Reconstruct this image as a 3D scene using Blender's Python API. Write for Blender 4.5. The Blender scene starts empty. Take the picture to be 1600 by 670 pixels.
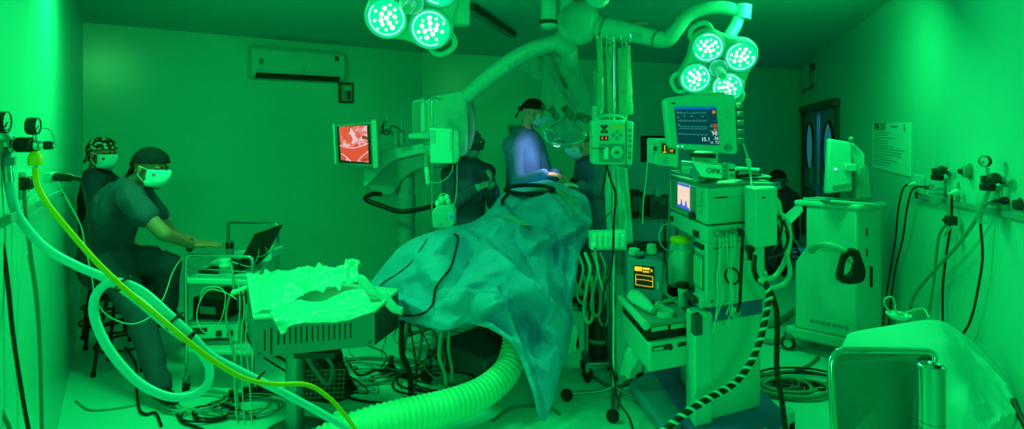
import bpy, bmesh, math, random
from mathutils import Vector as V, Matrix as M, noise as NZ
random.seed(7)
PI = math.pi
F, CX, HY, HZ = 900.0, 800.0, 200.0, 1.70     # focal length in pixels, centre column, horizon row, eye height
scene = bpy.context.scene
COL = scene.collection
def X(px, y): return (px - CX) / F * y
def Z(py, y): return HZ + (HY - py) / F * y
def P(px, py, y): return V((X(px, y), y, Z(py, y)))
def GY(py): return F * HZ / (py - HY)
def G(px, py): return P(px, py, GY(py))
def S(px, y): return px * y / F
# ---------------------------------------------------------------- materials
MATS = {}
def mat(name, col, rough=.5, metal=0., spec=.4, var=.06, vscale=6., bump=0., bscale=60., trans=0., alpha=1., emit=None, estr=0., ior=1.45, coat=0., stretch=None):
    m = bpy.data.materials.new(name); m.use_nodes = True
    nt = m.node_tree; n = nt.nodes; b = n['Principled BSDF']
    b.inputs['Roughness'].default_value = rough
    b.inputs['Metallic'].default_value = metal
    b.inputs['Specular IOR Level'].default_value = spec
    b.inputs['IOR'].default_value = ior
    b.inputs['Transmission Weight'].default_value = trans
    b.inputs['Alpha'].default_value = alpha
    b.inputs['Coat Weight'].default_value = coat
    tc = n.new('ShaderNodeTexCoord'); mp = n.new('ShaderNodeMapping')
    nt.links.new(tc.outputs['Object'], mp.inputs['Vector'])
    if stretch: mp.inputs['Scale'].default_value = stretch
    nz = n.new('ShaderNodeTexNoise'); nz.inputs['Scale'].default_value = vscale; nz.inputs['Detail'].default_value = 4
    nt.links.new(mp.outputs['Vector'], nz.inputs['Vector'])
    mx = n.new('ShaderNodeMix'); mx.data_type = 'RGBA'
    mx.inputs['A'].default_value = (*[c * (1 - var) for c in col], 1)
    mx.inputs['B'].default_value = (*[min(1, c * (1 + var)) for c in col], 1)
    nt.links.new(nz.outputs['Fac'], mx.inputs['Factor'])
    nt.links.new(mx.outputs['Result'], b.inputs['Base Color'])
    if bump:
        nb = n.new('ShaderNodeTexNoise'); nb.inputs['Scale'].default_value = bscale; nb.inputs['Detail'].default_value = 3
        nt.links.new(mp.outputs['Vector'], nb.inputs['Vector'])
        bp = n.new('ShaderNodeBump'); bp.inputs['Strength'].default_value = bump; bp.inputs['Distance'].default_value = .01
        nt.links.new(nb.outputs['Fac'], bp.inputs['Height']); nt.links.new(bp.outputs['Normal'], b.inputs['Normal'])
    if emit:
        b.inputs['Emission Color'].default_value = (*emit, 1); b.inputs['Emission Strength'].default_value = estr
    MATS[name] = m
    return m
# ---------------------------------------------------------------- mesh builder
def catmull(pts, k, closed=False):
    pts = [V(p) for p in pts]; n = len(pts)
    if k <= 1 or n < 3: return pts
    out = []
    for i in range(n if closed else n - 1):
        if closed: a, b, c, d = pts[i - 1], pts[i], pts[(i + 1) % n], pts[(i + 2) % n]
        else:
            b, c = pts[i], pts[i + 1]
            a = pts[i - 1] if i > 0 else b * 2 - c
            d = pts[i + 2] if i + 2 < n else c * 2 - b
        for j in range(k):
            t = j / k
            out.append(.5 * ((2 * b) + (c - a) * t + (2 * a - 5 * b + 4 * c - d) * t * t + (3 * b - a - 3 * c + d) * t ** 3))
    if not closed: out.append(pts[-1])
    return out
def axes(d):
    d = V(d).normalized()
    u = d.cross(V((0, 0, 1)))
    if u.length < 1e-3: u = d.cross(V((0, 1, 0)))
    u.normalize(); return u, d.cross(u).normalized(), d
def fr(origin, u, w):           # frame: local x along u, local z along w
    u = V(u).normalized(); w = V(w).normalized(); v = w.cross(u).normalized(); u = v.cross(w)
    m = M((u, v, w)).transposed().to_4x4(); m.translation = V(origin); return m
def rz(a): return M.Rotation(a, 4, 'Z')
class MB:
    def __init__(s): s.bm = bmesh.new(); s.T = M.Identity(4)
    def v(s, p): return s.bm.verts.new(s.T @ V(p))
    def f(s, vs):
        try: return s.bm.faces.new(vs)
        except ValueError: return None
    def loft(s, rings, c0=True, c1=True, closed_path=False):
        R = [[s.v(p) for p in r] for r in rings]; n = len(R[0]); m = len(R)
        for i in range(m if closed_path else m - 1):
            a, b = R[i], R[(i + 1) % m]
            for j in range(n): s.f([a[j], a[(j + 1) % n], b[(j + 1) % n], b[j]])
        if not closed_path:
            if c0: s.f(R[0][::-1])
            if c1: s.f(R[-1])
        return s
    def poly(s, pts, vec):      # a polygon pushed along vec
        pts = [V(p) for p in pts]; vec = V(vec)
        return s.loft([pts, [p + vec for p in pts]])
    def box(s, c, d, R=None):
        x, y, z = d[0] / 2, d[1] / 2, d[2] / 2; c = V(c)
        R = R or M.Identity(4)
        q = [R @ V(p) + c for p in ((-x, -y, -z), (x, -y, -z), (x, y, -z), (-x, y, -z))]
        t = R @ V((0, 0, 2 * z)) 
        return s.loft([q, [p + t for p in q]])
    def prism(s, plan, z0, z1, k=1.0):
        c = sum((V((p[0], p[1], 0)) for p in plan), V()) / len(plan)
        a = [V((p[0], p[1], z0)) for p in plan]
        b = [V((c.x + (p[0] - c.x) * k, c.y + (p[1] - c.y) * k, z1)) for p in plan]
        return s.loft([a, b])
    def ext(s, pts, y, th, tilt=0):   # outline in the plane y=const (photo bearings at that distance), pushed back by th
        return s.poly([P(p[0], p[1], y) for p in pts], (0, th, 0))
    def tube(s, pts, r, n=10, k=1, closed=False, caps=True):
        if isinstance(r, (list, tuple)):
            rr = catmull([V((q, 0, 0)) for q in r], k, closed); rr = [q.x for q in rr]
        pts = catmull(pts, k, closed)
        if not isinstance(r, (list, tuple)): rr = [r] * len(pts)
        N = len(pts); rings = []; u = None
        for i, p in enumerate(pts):
            if closed: t = pts[(i + 1) % N] - pts[i - 1]
            else: t = pts[min(i + 1, N - 1)] - pts[max(i - 1, 0)]
            if t.length < 1e-9: t = V((0, 0, 1))
            t.normalize()
            if u is None: u = axes(t)[0]
            else:
                u = u - t * u.dot(t)
                u = u.normalized() if u.length > 1e-6 else axes(t)[0]
            w = t.cross(u)
            rings.append([p + (u * math.cos(2 * PI * j / n) + w * math.sin(2 * PI * j / n)) * rr[i] for j in range(n)])
        return s.loft(rings, caps, caps, closed)
    def lathe(s, prof, o, ax=(0, 0, 1), n=24):
        u, w, d = axes(ax); o = V(o)
        return s.loft([[o + d * z + (u * math.cos(2 * PI * j / n) + w * math.sin(2 * PI * j / n)) * max(r, 1e-4) for j in range(n)] for r, z in prof])
    def ball(s, c, r, R=None, n=16, m=10):
        if not isinstance(r, (list, tuple)): r = (r, r, r)
        R = R or M.Identity(4); c = V(c); rings = []
        for i in range(m + 1):
            a = PI * (i + (.04 if i == 0 else -.04 if i == m else 0)) / m
            rings.append([c + R @ V((r[0] * math.sin(a) * math.cos(2 * PI * j / n), r[1] * math.sin(a) * math.sin(2 * PI * j / n), -r[2] * math.cos(a))) for j in range(n)])
        return s.loft(rings)
    def cap(s, a, b, ra, rb=None, n=14, flat=1.0, side=None):   # a tapered limb with round ends
        rb = ra if rb is None else rb; a = V(a); b = V(b); d = b - a
        if d.length < 1e-6: return s.ball(a, ra)
        d.normalize()
        if side is None: u = axes(d)[0]
        else: u = (V(side) - d * V(side).dot(d)).normalized()
        w = d.cross(u); rings = []
        def ring(p, r): rings.append([p + u * r * math.cos(2 * PI * j / n) + w * r * flat * math.sin(2 * PI * j / n) for j in range(n)])
        for t in (-88, -60, -30): ring(a + d * ra * math.sin(math.radians(t)), ra * math.cos(math.radians(t)))
        for t in (0, .25, .5, .75, 1): ring(a.lerp(b, t), ra + (rb - ra) * t)
        for t in (30, 60, 88): ring(b + d * rb * math.sin(math.radians(t)), rb * math.cos(math.radians(t)))
        return s.loft(rings)
    def sheet(s, grid):
        R = [[s.v(p) for p in r] for r in grid]
        for i in range(len(R) - 1):
            for j in range(len(R[0]) - 1): s.f([R[i][j], R[i][j + 1], R[i + 1][j + 1], R[i + 1][j]])
        return s
    def build(s, name, m, parent=None, bevel=0., sub=0, sharp=38, solid=0., seg=2):
        bm = s.bm
        bmesh.ops.recalc_face_normals(bm, faces=bm.faces)
        me = bpy.data.meshes.new(name); bm.to_mesh(me); bm.free()
        for p in me.polygons: p.use_smooth = True
        me.set_sharp_from_angle(angle=math.radians(sharp))
        me.materials.append(MATS[m] if isinstance(m, str) else m)
        return link(name, me, parent, bevel, sub, solid, seg)
def link(name, me, parent=None, bevel=0., sub=0, solid=0., seg=2):
    o = bpy.data.objects.new(name, me); COL.objects.link(o)
    if solid:
        q = o.modifiers.new('thickness', 'SOLIDIFY'); q.thickness = solid; q.offset = 0
    if bevel:
        q = o.modifiers.new('edges', 'BEVEL'); q.width = bevel; q.segments = seg; q.limit_method = 'ANGLE'; q.angle_limit = math.radians(42); q.harden_normals = False
    if sub:
        q = o.modifiers.new('smooth', 'SUBSURF'); q.levels = q.render_levels = sub
    if parent is not None:
        o.parent = parent
        if parent.type == 'EMPTY': o.matrix_parent_inverse = M.Translation(-parent.location)
        else: o.matrix_parent_inverse = M.Translation(-parent.location) if parent.parent is None else M.Identity(4)
    return o
def thing(name, label, cat, loc=(0, 0, 0), group=None):
    o = bpy.data.objects.new(name, None); COL.objects.link(o); o.empty_display_size = .05
    o.location = V(loc); o['label'] = label; o['category'] = cat
    if group: o['group'] = group
    return o
def tag(o, label, cat, group=None, kind=None):     # one-mesh thing: origin to the foot of the mesh, then its label
    co = [v.co for v in o.data.vertices]
    lo = V((min(c.x for c in co), min(c.y for c in co), min(c.z for c in co))); hi = V((max(c.x for c in co), max(c.y for c in co), max(c.z for c in co)))
    c = V(((lo.x + hi.x) / 2, (lo.y + hi.y) / 2, lo.z))
    o.data.transform(M.Translation(-c)); o.location = c
    o['label'] = label; o['category'] = cat
    if group: o['group'] = group
    if kind: o['kind'] = kind
    return o
def struct(name, mb, m, parent=None, **k):
    o = mb.build(name, m, parent, **k)
    if parent is None: o['kind'] = 'structure'
    return o
def text(name, s, size, frame, m, parent, ex=.0006, align='CENTER'):
    cu = bpy.data.curves.new(name, 'FONT'); cu.body = s; cu.size = size; cu.extrude = ex; cu.align_x = align; cu.align_y = 'CENTER'; cu.resolution_u = 3
    t = bpy.data.objects.new('t', cu); COL.objects.link(t)
    bpy.context.view_layer.update()
    me = bpy.data.meshes.new_from_object(t.evaluated_get(bpy.context.evaluated_depsgraph_get()))
    bpy.data.objects.remove(t); me.transform(frame); me.materials.clear(); me.materials.append(MATS[m])
    me.name = name
    return link(name, me, parent)
def flesh(name, mb, m, parent=None, voxel=.006, smooth=6, sharp=80, fold=0., fscale=7., seed=0):
    """overlapping limbs fused into one continuous skin; fold adds cloth creases"""
    bm = mb.bm; bmesh.ops.recalc_face_normals(bm, faces=bm.faces)
    me = bpy.data.meshes.new('tmp'); bm.to_mesh(me); bm.free()
    o = bpy.data.objects.new('tmp', me); COL.objects.link(o)
    q = o.modifiers.new('r', 'REMESH'); q.mode = 'VOXEL'; q.voxel_size = voxel
    q = o.modifiers.new('s', 'SMOOTH'); q.factor = .5; q.iterations = smooth
    bpy.context.view_layer.update()
    me2 = bpy.data.meshes.new_from_object(o.evaluated_get(bpy.context.evaluated_depsgraph_get()))
    bpy.data.objects.remove(o); me2.name = name
    if fold:
        nor = [v.normal.copy() for v in me2.vertices]
        for v, nn in zip(me2.vertices, nor):
            q = v.co * fscale + V((seed * 3.1, seed * 1.7, 0))
            a = NZ.noise(V((q.x, q.y, q.z * .55)) + NZ.noise_vector(q * .5) * .6)
            v.co += nn * fold * (1 - 2.2 * abs(a)) * .6
    for p in me2.polygons: p.use_smooth = True
    me2.materials.clear(); me2.materials.append(MATS[m])
    return link(name, me2, parent)
def cable(name, pts, r, m, label, cat='cable', group=None, k=6, n=8, kind=None):
    return tag(MB().tube(pts, r, n, k).build(name, m), label, cat, group, kind)
def tree_copy(src, d, label=None):      # a thing with its parts and their sub-parts, moved by d
    def cp(o, par):
        c = o.copy(); COL.objects.link(c)
        if par is not None: c.parent = par
        for ch in [q for q in bpy.data.objects if q.parent == o and q.name != c.name]: cp(ch, c)
        return c
    c = cp(src, None); c.location = src.location + V(d)
    if label: c['label'] = label
    return c
# ---------------------------------------------------------------- the colours of things (most with red held low, so some green light is in the colour)
mat('wall_paint', (.05, .70, .60), .25, spec=.5, var=.03, vscale=1.5, bump=.03, bscale=180)
mat('ceiling_paint', (.05, .60, .62), .6, var=.04, vscale=1)
mat('floor_vinyl', (.04, .80, .72), .22, spec=.5, var=.10, vscale=2.2)
mat('white', (.05, .66, .58), .38, var=.03)
mat('cream', (.05, .64, .56), .45, var=.04)
mat('bright_white', (.08, .92, .82), .4, var=.02)
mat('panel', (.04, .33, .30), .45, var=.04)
mat('teal', (.02, .26, .38), .5, var=.05)
mat('dark_teal', (.01, .10, .13), .5, var=.08)
mat('grey', (.04, .26, .26), .5, var=.06)
mat('dark', (.012, .045, .04), .5, var=.1)
mat('black', (.006, .014, .012), .42, var=.1)
mat('black_rubber', (.004, .012, .01), .7, var=.1)
mat('steel', (.10, .60, .56), .26, metal=1., var=.08, vscale=14)
mat('chrome', (.12, .78, .72), .12, metal=1., var=.04)
mat('dull_steel', (.06, .34, .32), .38, metal=.85, var=.12)
mat('drape', (.03, .40, .70), .7, spec=.25, var=.06, vscale=5, bump=.08, bscale=220)
mat('sheet', (.05, .68, .62), .75, spec=.2, var=.04, bump=.1, bscale=200)
mat('plastic_film', (.06, .85, .74), .18, spec=.7, var=.1, alpha=.55, bump=.4, bscale=30)
mat('bag_film', (.05, .62, .40), .15, spec=.8, var=.55, vscale=5., alpha=.60, bump=.5, bscale=26, stretch=(14, 14, 1.5))
mat('clear_film', (.05, .70, .62), .12, spec=.9, var=.1, alpha=.13, bump=.5, bscale=24)
mat('gown', (.04, .13, .24), .75, spec=.2, var=.08, bump=.1, bscale=150)
mat('gown_blue', (.07, .18, .50), .8, spec=.2, var=.08)
mat('scrubs', (.02, .075, .12), .8, spec=.2, var=.10, bump=.08, bscale=200)
mat('scrubs_dark', (.012, .045, .085), .8, spec=.2, var=.10)
mat('skin', (.36, .17, .11), .55, spec=.35, var=.08, vscale=12)
mat('skin_dark', (.30, .15, .10), .55, spec=.35, var=.08, vscale=12)
mat('skin_light', (.62, .30, .24), .5, spec=.35, var=.06, vscale=12)
mat('glove', (.25, .62, .50), .45, var=.05)
mat('mask_cloth', (.06, .74, .74), .8, spec=.2, var=.03)
mat('mask_blue', (.25, .55, .95), .8, spec=.2, var=.04)
mat('cap_cloth', (.006, .016, .02), .9, spec=.15, var=.2, vscale=30)
mat('hair', (.008, .012, .01), .7, var=.2)
mat('hose_mint', (.05, .66, .76), .4, var=.03)
mat('hose_yellow', (.85, .52, .0), .4, var=.04)
mat('hose_green', (.04, .34, .24), .5, var=.05)
mat('hose_white', (.05, .80, .50), .5, var=.03)
mat('yellow_lid', (1., .85, .02), .45, var=.05)
mat('glass', (.05, .70, .66), .08, spec=.6, var=.02, alpha=.30)
mat('tube_grey', (.03, .22, .18), .55, var=.06)
mat('tube_pale', (.06, .62, .48), .5, var=.05)
mat('ink', (.004, .02, .016), .7, var=.05)
mat('button', (.04, .30, .26), .5, var=.05)
mat('blue_band', (.02, .12, .40), .45, var=.04)
def glow(name, col, st): return mat(name, (.01, .01, .01), .4, var=0, emit=col, estr=st)
glow('led', (.62, 1., .93), 7.)
glow('lens_glow', (.0, 1., .36), .95)
glow('ring_glow', (.30, 1., .82), 1.3)
glow('red_digit', (1., .06, .03), 1.6)
glow('lcd_green', (.02, .55, .02), .8)
glow('amber', (1., .62, .02), 1.2)
glow('screen_dark', (.0, .05, .06), .8)
glow('screen_blue', (.0, .17, .62), .9)
glow('trace', (.04, .42, .34), .8)
glow('digit_white', (.62, .95, .95), .9)
glow('digit_red', (.85, .16, .07), .9)
glow('screen_pink', (.95, .72, .60), .95)
glow('plot_blue', (.05, .12, .75), .9)
glow('daylight_slit', (.30, .42, .62), .8)
glow('window_glow', (.01, .16, .19), .7)
glow('indicator', (.3, 1., .8), 2.)
# ================================================================ the room
CZ = 2.70
B_, C_, D_ = V((-4.06, 5.45, 0)), V((-1.19, 7.63, 0)), V((4.90, 9.80, 0))
ldir = V((1.49, -2.19, 0)); rdir = V((-2.21, -6.02, 0))
def LW(px, py, off=0.):          # a point on the left wall
    q = (px - CX) / F; s = (q * B_.y - B_.x) / (ldir.x - q * ldir.y); p = B_ + ldir * s
    p.z = Z(py, p.y); return p + LN * off
def AW(px, py, off=0.):          # on the wall with the air conditioner
    q = (px - CX) / F; d = C_ - B_; s = (q * B_.y - B_.x) / (d.x - q * d.y); p = B_ + d * s
    p.z = Z(py, p.y); return p + AN * off
def BW(px, py, off=0.):
    q = (px - CX) / F; d = D_ - C_; s = (q * C_.y - C_.x) / (d.x - q * d.y); p = C_ + d * s
    p.z = Z(py, p.y); return p + BN * off
def RW(px, py, off=0.):
    q = (px - CX) / F; s = (q * D_.y - D_.x) / (rdir.x - q * rdir.y); p = D_ + rdir * s
    p.z = Z(py, p.y); return p + RN * off
def inward(d):
    n = V((-d.y, d.x, 0)).normalized(); return n
LN = inward(ldir);  LN = LN if LN.x > 0 else -LN
AN = inward(C_ - B_); AN = AN if AN.y < 0 else -AN
BN = inward(D_ - C_); BN = BN if BN.y < 0 else -BN
RN = inward(rdir); RN = RN if RN.x < 0 else -RN
LE = B_ + ldir * 1.86            # the left wall ends here in a pier, the room widens behind it
RE = D_ + rdir * 1.30
ring = [B_, C_, D_, RE, V((3.6, 1.5, 0)), V((3.6, -2.6, 0)), V((-3.2, -2.6, 0)), V((-3.2, .9, 0)), LE]
def wallseg(name, a, b, th=.12, z0=0, z1=CZ):
    d = (b - a).normalized(); n = V((-d.y, d.x, 0)); 
    if n.dot(V((0, 2.5, 0)) - (a + b) / 2) > 0: n = -n
    q = [a - d * .0, b + d * .0, b + n * th, a + n * th]
    return struct(name, MB().prism(q, z0, z1), 'wall_paint')
wallseg('wall_left', B_, LE); wallseg('wall_back_left', B_, C_); wallseg('wall_back', C_, D_)
wallseg('wall_right_pier', RE, ring[4]); wallseg('wall_right_rear', ring[4], ring[5]); wallseg('wall_rear', ring[5], ring[6])
wallseg('wall_left_rear', ring[6], ring[7]); wallseg('wall_left_pier', ring[7], LE)
big = [(-4.6, -2.8), (5.6, -2.8), (5.6, 10.2), (-4.6, 10.2)]
struct('floor', MB().prism(big, -.1, 0), 'floor_vinyl')
struct('ceiling', MB().prism(big, CZ, CZ + .1), 'ceiling_paint')
# right wall with the doorway near its far end
dl = rdir.length; rd = rdir.normalized()
sA = (RW(1257, 200) - D_.xyz).xy.length; sB = (RW(1311, 200) - D_.xyz).xy.length
dA, dB = D_ + rd * sA, D_ + rd * sB
DH = Z(170, (dA.y + dB.y) / 2)
DH = 1.96
def rseg(name, a, b, z0, z1): return wallseg(name, a, b, .12, z0, z1)
rseg('wall_right_end', D_, dA, 0, CZ); rseg('wall_right', dB, RE, 0, CZ); rseg('wall_right_lintel', dA, dB, DH, CZ)
# double swing door, oval vision panels, ajar
fr_mb = MB(); wdir = (dB - dA).normalized()
for p in (dA, dB): fr_mb.box(p + RN * .0 - RN * .04 + V((0, 0, DH / 2)), (.07, .17, DH), fr((0, 0, 0), wdir, (0, 0, 1)))
fr_mb.box((dA + dB) / 2 - RN * .02 + V((0, 0, DH + .03)), ((dB - dA).length + .14, .2, .09), fr((0, 0, 0), wdir, (0, 0, 1)))
dfr = struct('trim_1', fr_mb, 'dark', bevel=.006)
L_ = (dB - dA).length
def leaf(name, a, d, w):
    n = V((-d.y, d.x, 0)); n = n if n.dot(RN) > 0 else -n
    mb = MB(); mb.poly([a, a + d * w, a + d * w + V((0, 0, DH - .01)), a + V((0, 0, DH - .01))], -n * .045)
    o = struct(name, mb, 'teal', bevel=.004)
    c = a + d * w * .5 + V((0, 0, 1.42))
    pr = [c + n * .004 + d * math.cos(t) * w * .30 + V((0, 0, math.sin(t) * .36)) for t in [2 * PI * i / 28 for i in range(28)]]
    MB().tube(pr, .022, 8, 1, True).build('oval_frame', 'black', o)
    MB().poly([c + (p - c) * .98 - n * .002 for p in pr], n * .004).build('pane', 'window_glow', o)
    MB().box(a + d * w * .5 + n * .004 + V((0, 0, .55)), (w * .86, .004, .5), fr((0, 0, 0), d, (0, 0, 1))).build('kick_plate', 'dark_teal', o)
    MB().tube([a + d * w * .9 + n * .05 + V((0, 0, z)) for z in (.95, 1.2)], .012, 8).build('push_bar', 'dull_steel', o)
    return o
leaf('door_1', dA + wdir * .04, wdir, L_ * .42)
leaf('door_2', dB - wdir * .04, (-wdir), L_ * .42)
# the bright corridor beyond the gap
back = MB().poly([dA + wdir * .1 - RN * .9, dB - wdir * .1 - RN * .9, dB - wdir * .1 - RN * .9 + V((0, 0, 2.3)), dA + wdir * .1 - RN * .9 + V((0, 0, 2.3))], -RN * .05)
struct('wall_corridor', back, 'wall_paint')
cl = bpy.data.lights.new('corridor_light', 'AREA'); cl.size = .5; cl.energy = 9; cl.color = (.42, .62, 1.); co = bpy.data.objects.new('corridor_light', cl); COL.objects.link(co)
co.location = (dA + dB) / 2 - RN * .5 + V((0, 0, 2.2)); co.rotation_euler = (RN * .6 + V((0, 0, -1))).to_track_quat('-Z', 'Y').to_euler()
# ---- ceiling strips
mb = MB(); a, b = V((X(733, 4.6), 4.6, CZ - .03)), V((X(800, 6.0), 6.0, CZ - .03))
mb.box((a + b) / 2, ((b - a).length, .10, .05), fr((0, 0, 0), b - a, (0, 0, 1)))
t = thing('ceiling_light', 'long dark unlit strip light on ceiling beside the left lamp', 'ceiling light', (a + b) / 2)
mb.build('housing', 'dark', t, bevel=.008)
MB().box((a + b) / 2 - V((0, 0, .03)), ((b - a).length * .94, .06, .02), fr((0, 0, 0), b - a, (0, 0, 1))).build('diffuser', 'grey', t, bevel=.006)
mb = MB(); a, b = V((X(930, 5.5), 5.5, CZ - .025)), V((X(1012, 5.4), 5.4, CZ - .025))
t = thing('ceiling_light', 'slim dark unlit strip light on ceiling above the right boom arm', 'ceiling light', (a + b) / 2)
mb.box((a + b) / 2, ((b - a).length, .10, .045), fr((0, 0, 0), b - a, (0, 0, 1))); mb.build('housing', 'grey', t, bevel=.008)
MB().box((a + b) / 2 - V((0, 0, .026)), ((b - a).length * .94, .05, .015), fr((0, 0, 0), b - a, (0, 0, 1))).build('diffuser', 'dark', t, bevel=.005)
# ---- air conditioner
a, b = AW(386, 120), AW(531, 126); a.z = b.z = 0
u = (b - a).normalized(); wA = (b - a).length
zt, zb = Z(69, a.y) - .02, Z(122, a.y)
prof = [(0, zb + .10), (.0, zt), (.14, zt), (.19, zt - .05), (.205, zb + .12), (.17, zb + .03), (.10, zb), (.0, zb)]
t = thing('air_conditioner', 'white split air conditioner on the back wall under the ceiling', 'air conditioner', (a + b) / 2 + V((0, 0, zb)))
MB().poly([a + AN * q + V((0, 0, z)) for q, z in prof], u * wA).build('casing', 'white', t, bevel=.02, seg=3)
MB().poly([a + u * .05 + AN * q + V((0, 0, z)) for q, z in ((.13, zb - .004), (.188, zb + .028), (.196, zb + .055), (.14, zb + .03))], u * (wA - .12)).build('outlet', 'black', t)
MB().poly([a + u * .05 + AN * q + V((0, 0, z)) for q, z in ((.194, zb + .05), (.214, zb + .075), (.21, zb + .085), (.19, zb + .062))], u * (wA - .12)).build('louvre', 'white', t)
MB().box(a + u * (wA - .11) + AN * .20 + V((0, 0, zt - .09)), (.045, .01, .05), fr((0, 0, 0), u, (0, 0, 1))).build('badge', 'dark', t)
MB().box(a + u * .10 + AN * .203 + V((0, 0, zb + .17)), (.045, .01, .07), fr((0, 0, 0), u, (0, 0, 1))).build('energy_sticker', 'button', t)
MB().ball(a + u * wA * .53 + AN * .207 + V((0, 0, zb + .115)), .012).build('sensor', 'button', t)
# ---- thermostat-like control panel
c = AW(540, 145)
t = thing('wall_control', 'small dark-framed control box on the wall right of the air conditioner', 'wall control', c)
f0 = fr((0, 0, 0), u, (0, 0, 1)); 
MB().box(c + AN * .02, (.19, .04, .25), f0).build('housing', 'dark', t, bevel=.03, seg=3)
MB().box(c + AN * .042, (.14, .006, .20), f0).build('face', 'panel', t, bevel=.01)
MB().box(c + AN * .048 + V((0, 0, -.03)) + u * .02, (.05, .008, .10), f0).build('dial', 'dark', t, bevel=.006)
MB().box(c + AN * .048 + V((0, 0, .055)), (.09, .006, .05), f0).build('display', 'tube_pale', t)
# ---- socket behind the surgeon
c = BW(800, 201)
t = thing('wall_socket', 'pale wall socket on the back wall behind the standing surgeon', 'socket', c)
f0 = fr((0, 0, 0), (D_ - C_), (0, 0, 1))
MB().box(c + BN * .008, (.13, .016, .11), f0).build('plate', 'panel', t, bevel=.005)
for s in (-1, 1): MB().box(c + BN * .018 + f0 @ V((s * .028, 0, 0)), (.025, .008, .04), f0).build('receptacle', 'dark', t)
# ---- dark cabinet low on the back wall band (behind the equipment)
# ================================================================ surgical lamps
def lamp_head(name, label, c, u, w, pod, handles, grp):
    """four-pod square LED head: u runs along one side, w is the way it shines"""
    T = fr(c, u, w)
    t = thing(name, label, 'surgical lamp', c, grp)
    def L(x, y, z=0): return T @ V((x, y, z))
    s = pod
    out = []
    cr = s * 1.12
    for k in range(4):
        cx, cy = [(s, s), (-s, s), (-s, -s), (s, -s)][k]
        for j in range(9):
            a = k * PI / 2 + (j / 8) * PI / 2
            out.append((cx + cr * math.cos(a) * .95, cy + cr * math.sin(a) * .95))
    # waist between the pods
    fin = []
    n = len(out)
    for i, (x, y) in enumerate(out):
        fin.append((x, y))
        if i % 9 == 8:
            x2, y2 = out[(i + 1) % n]; mx, my = (x + x2) / 2, (y + y2) / 2
            fin.append((mx * .93, my * .93))
    pts = catmull([V((x, y, 0)) for x, y in fin], 2, True)
    rings = []
    for k, z in ((.55, -.105), (.86, -.095), (.98, -.06), (1., -.025), (.97, .0), (.90, .012)):
        rings.append([L(p.x * k, p.y * k, z) for p in pts])
    MB().loft(rings).build('housing', 'white', t, sharp=50)
    for k in range(4):
        cx, cy = [(s, s), (-s, s), (-s, -s), (s, -s)][k]
        o = L(cx, cy, .0)
        MB().lathe([(s * .98, .0), (s * .98, .022), (s * .93, .028), (s * .87, .024), (s * .85, .006), (.5 * s, .004), (0, .004)], o, w, 32).build('pod_rim', 'white', t)
        le = MB().lathe([(s * .84, .004), (s * .84, .012), (s * .5, .016), (0, .018)], o, w, 32).build('lens', 'lens_glow', t)
        rg = MB(); a0 = random.random() * 6
        for a1 in (a0,):
            rg.tube([o + (T.to_3x3() @ V((math.cos(a1 + q * .26) * s * .78, math.sin(a1 + q * .26) * s * .78, .020))) for q in range(19)], .0045, 6)
        rg.build('light_ring', 'ring_glow', le)
        ld = MB(); R3 = T.to_3x3()
        spots = [(0, 0, 1), (.22, .1, 1), (-.2, .16, 1), (.1, -.24, 1), (-.16, -.2, 1), (.42, .22, 1), (-.42, -.04, 1), (.3, -.2, .8), (-.05, .36, .9), (.18, .42, .6), (-.36, .38, .7), (-.3, -.44, .6), (.12, -.52, .7), (.52, -.06, .6), (-.56, .2, .5), (.48, -.42, .5)]
        ra = random.random() * 6
        for x, y, q in spots:
            xx, yy = x * math.cos(ra) - y * math.sin(ra), x * math.sin(ra) + y * math.cos(ra)
            ld.ball(o + R3 @ V((xx * s * 1.05, yy * s * 1.05, .018)), (s * .105 * q,) * 3, None, 10, 6)
        ld.build('led_cluster', 'led', le)
    hb = MB().lathe([(s * .55, .0), (s * .55, .03), (s * .42, .05), (s * .30, .055), (s * .24, .06), (s * .24, .17), (s * .20, .18), (0, .182)], L(0, 0, .01), w, 24).build('centre_handle', 'cream', t)
    MB().lathe([(s * .56, .0), (s * .62, .01), (s * .56, .022)], L(0, 0, .012), w, 24).build('handle_collar', 'grey', t)
    for k in handles:
        cx, cy = [(s, s), (-s, s), (-s, -s), (s, -s)][k]
        d = V((cx, cy, 0)).normalized(); e = V((-d.y, d.x, 0)); b = V((cx, cy, 0)) + d * cr * .72
        pp = [b + e * s * .62 - d * s * .22, b + e * s * .58 + d * s * .28, b + e * s * .30 + d * s * .56, b - e * s * .30 + d * s * .56, b - e * s * .58 + d * s * .28, b - e * s * .62 - d * s * .22]
        MB().tube([L(p.x, p.y, -.03) for p in pp], .017, 10, 4).build('grip', 'white', t)
    return t
wR = V((-.15, -.90, -.40))
uR = V((48, 0, -13))
cR = P(1121, 104, 3.75)
lampR = lamp_head('surgical_lamp', 'four-pod surgical lamp hung above the patient monitor', cR, uR, wR, .108, (1, 3, 2), 'four-pod surgical lamps')
wL = V((.0, -.90, -.42))
cL = P(645, 2, 3.15)
lampL = lamp_head('surgical_lamp', 'larger four-pod surgical lamp cut off at the top, left of the ceiling column', cL, V((70, 0, -20)), wL, .122, (0, 3), 'four-pod surgical lamps')
# yoke of each head
MB().tube([P(1155, 22, 3.92), P(1148, 42, 3.9), P(1135, 62, 3.85)], .042, 14, 3).build('mount_yoke', 'white', lampR)
MB().tube([cL + V((.25, .1, .62)), cL + V((.24, .12, .4)), cL + V((.14, .1, .12)), cL + V((0, .07, .02))], .04, 14, 4).build('yoke', 'white', lampL)
MB().lathe([(.055, 0), (.055, .40), (.03, .42)], cL + V((.25, .1, .0)) + V((0, 0, .0)) + V((0, 0, CZ - .42 - cL.z)), (0, 0, 1), 20).build('mount', 'white', lampL)
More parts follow.
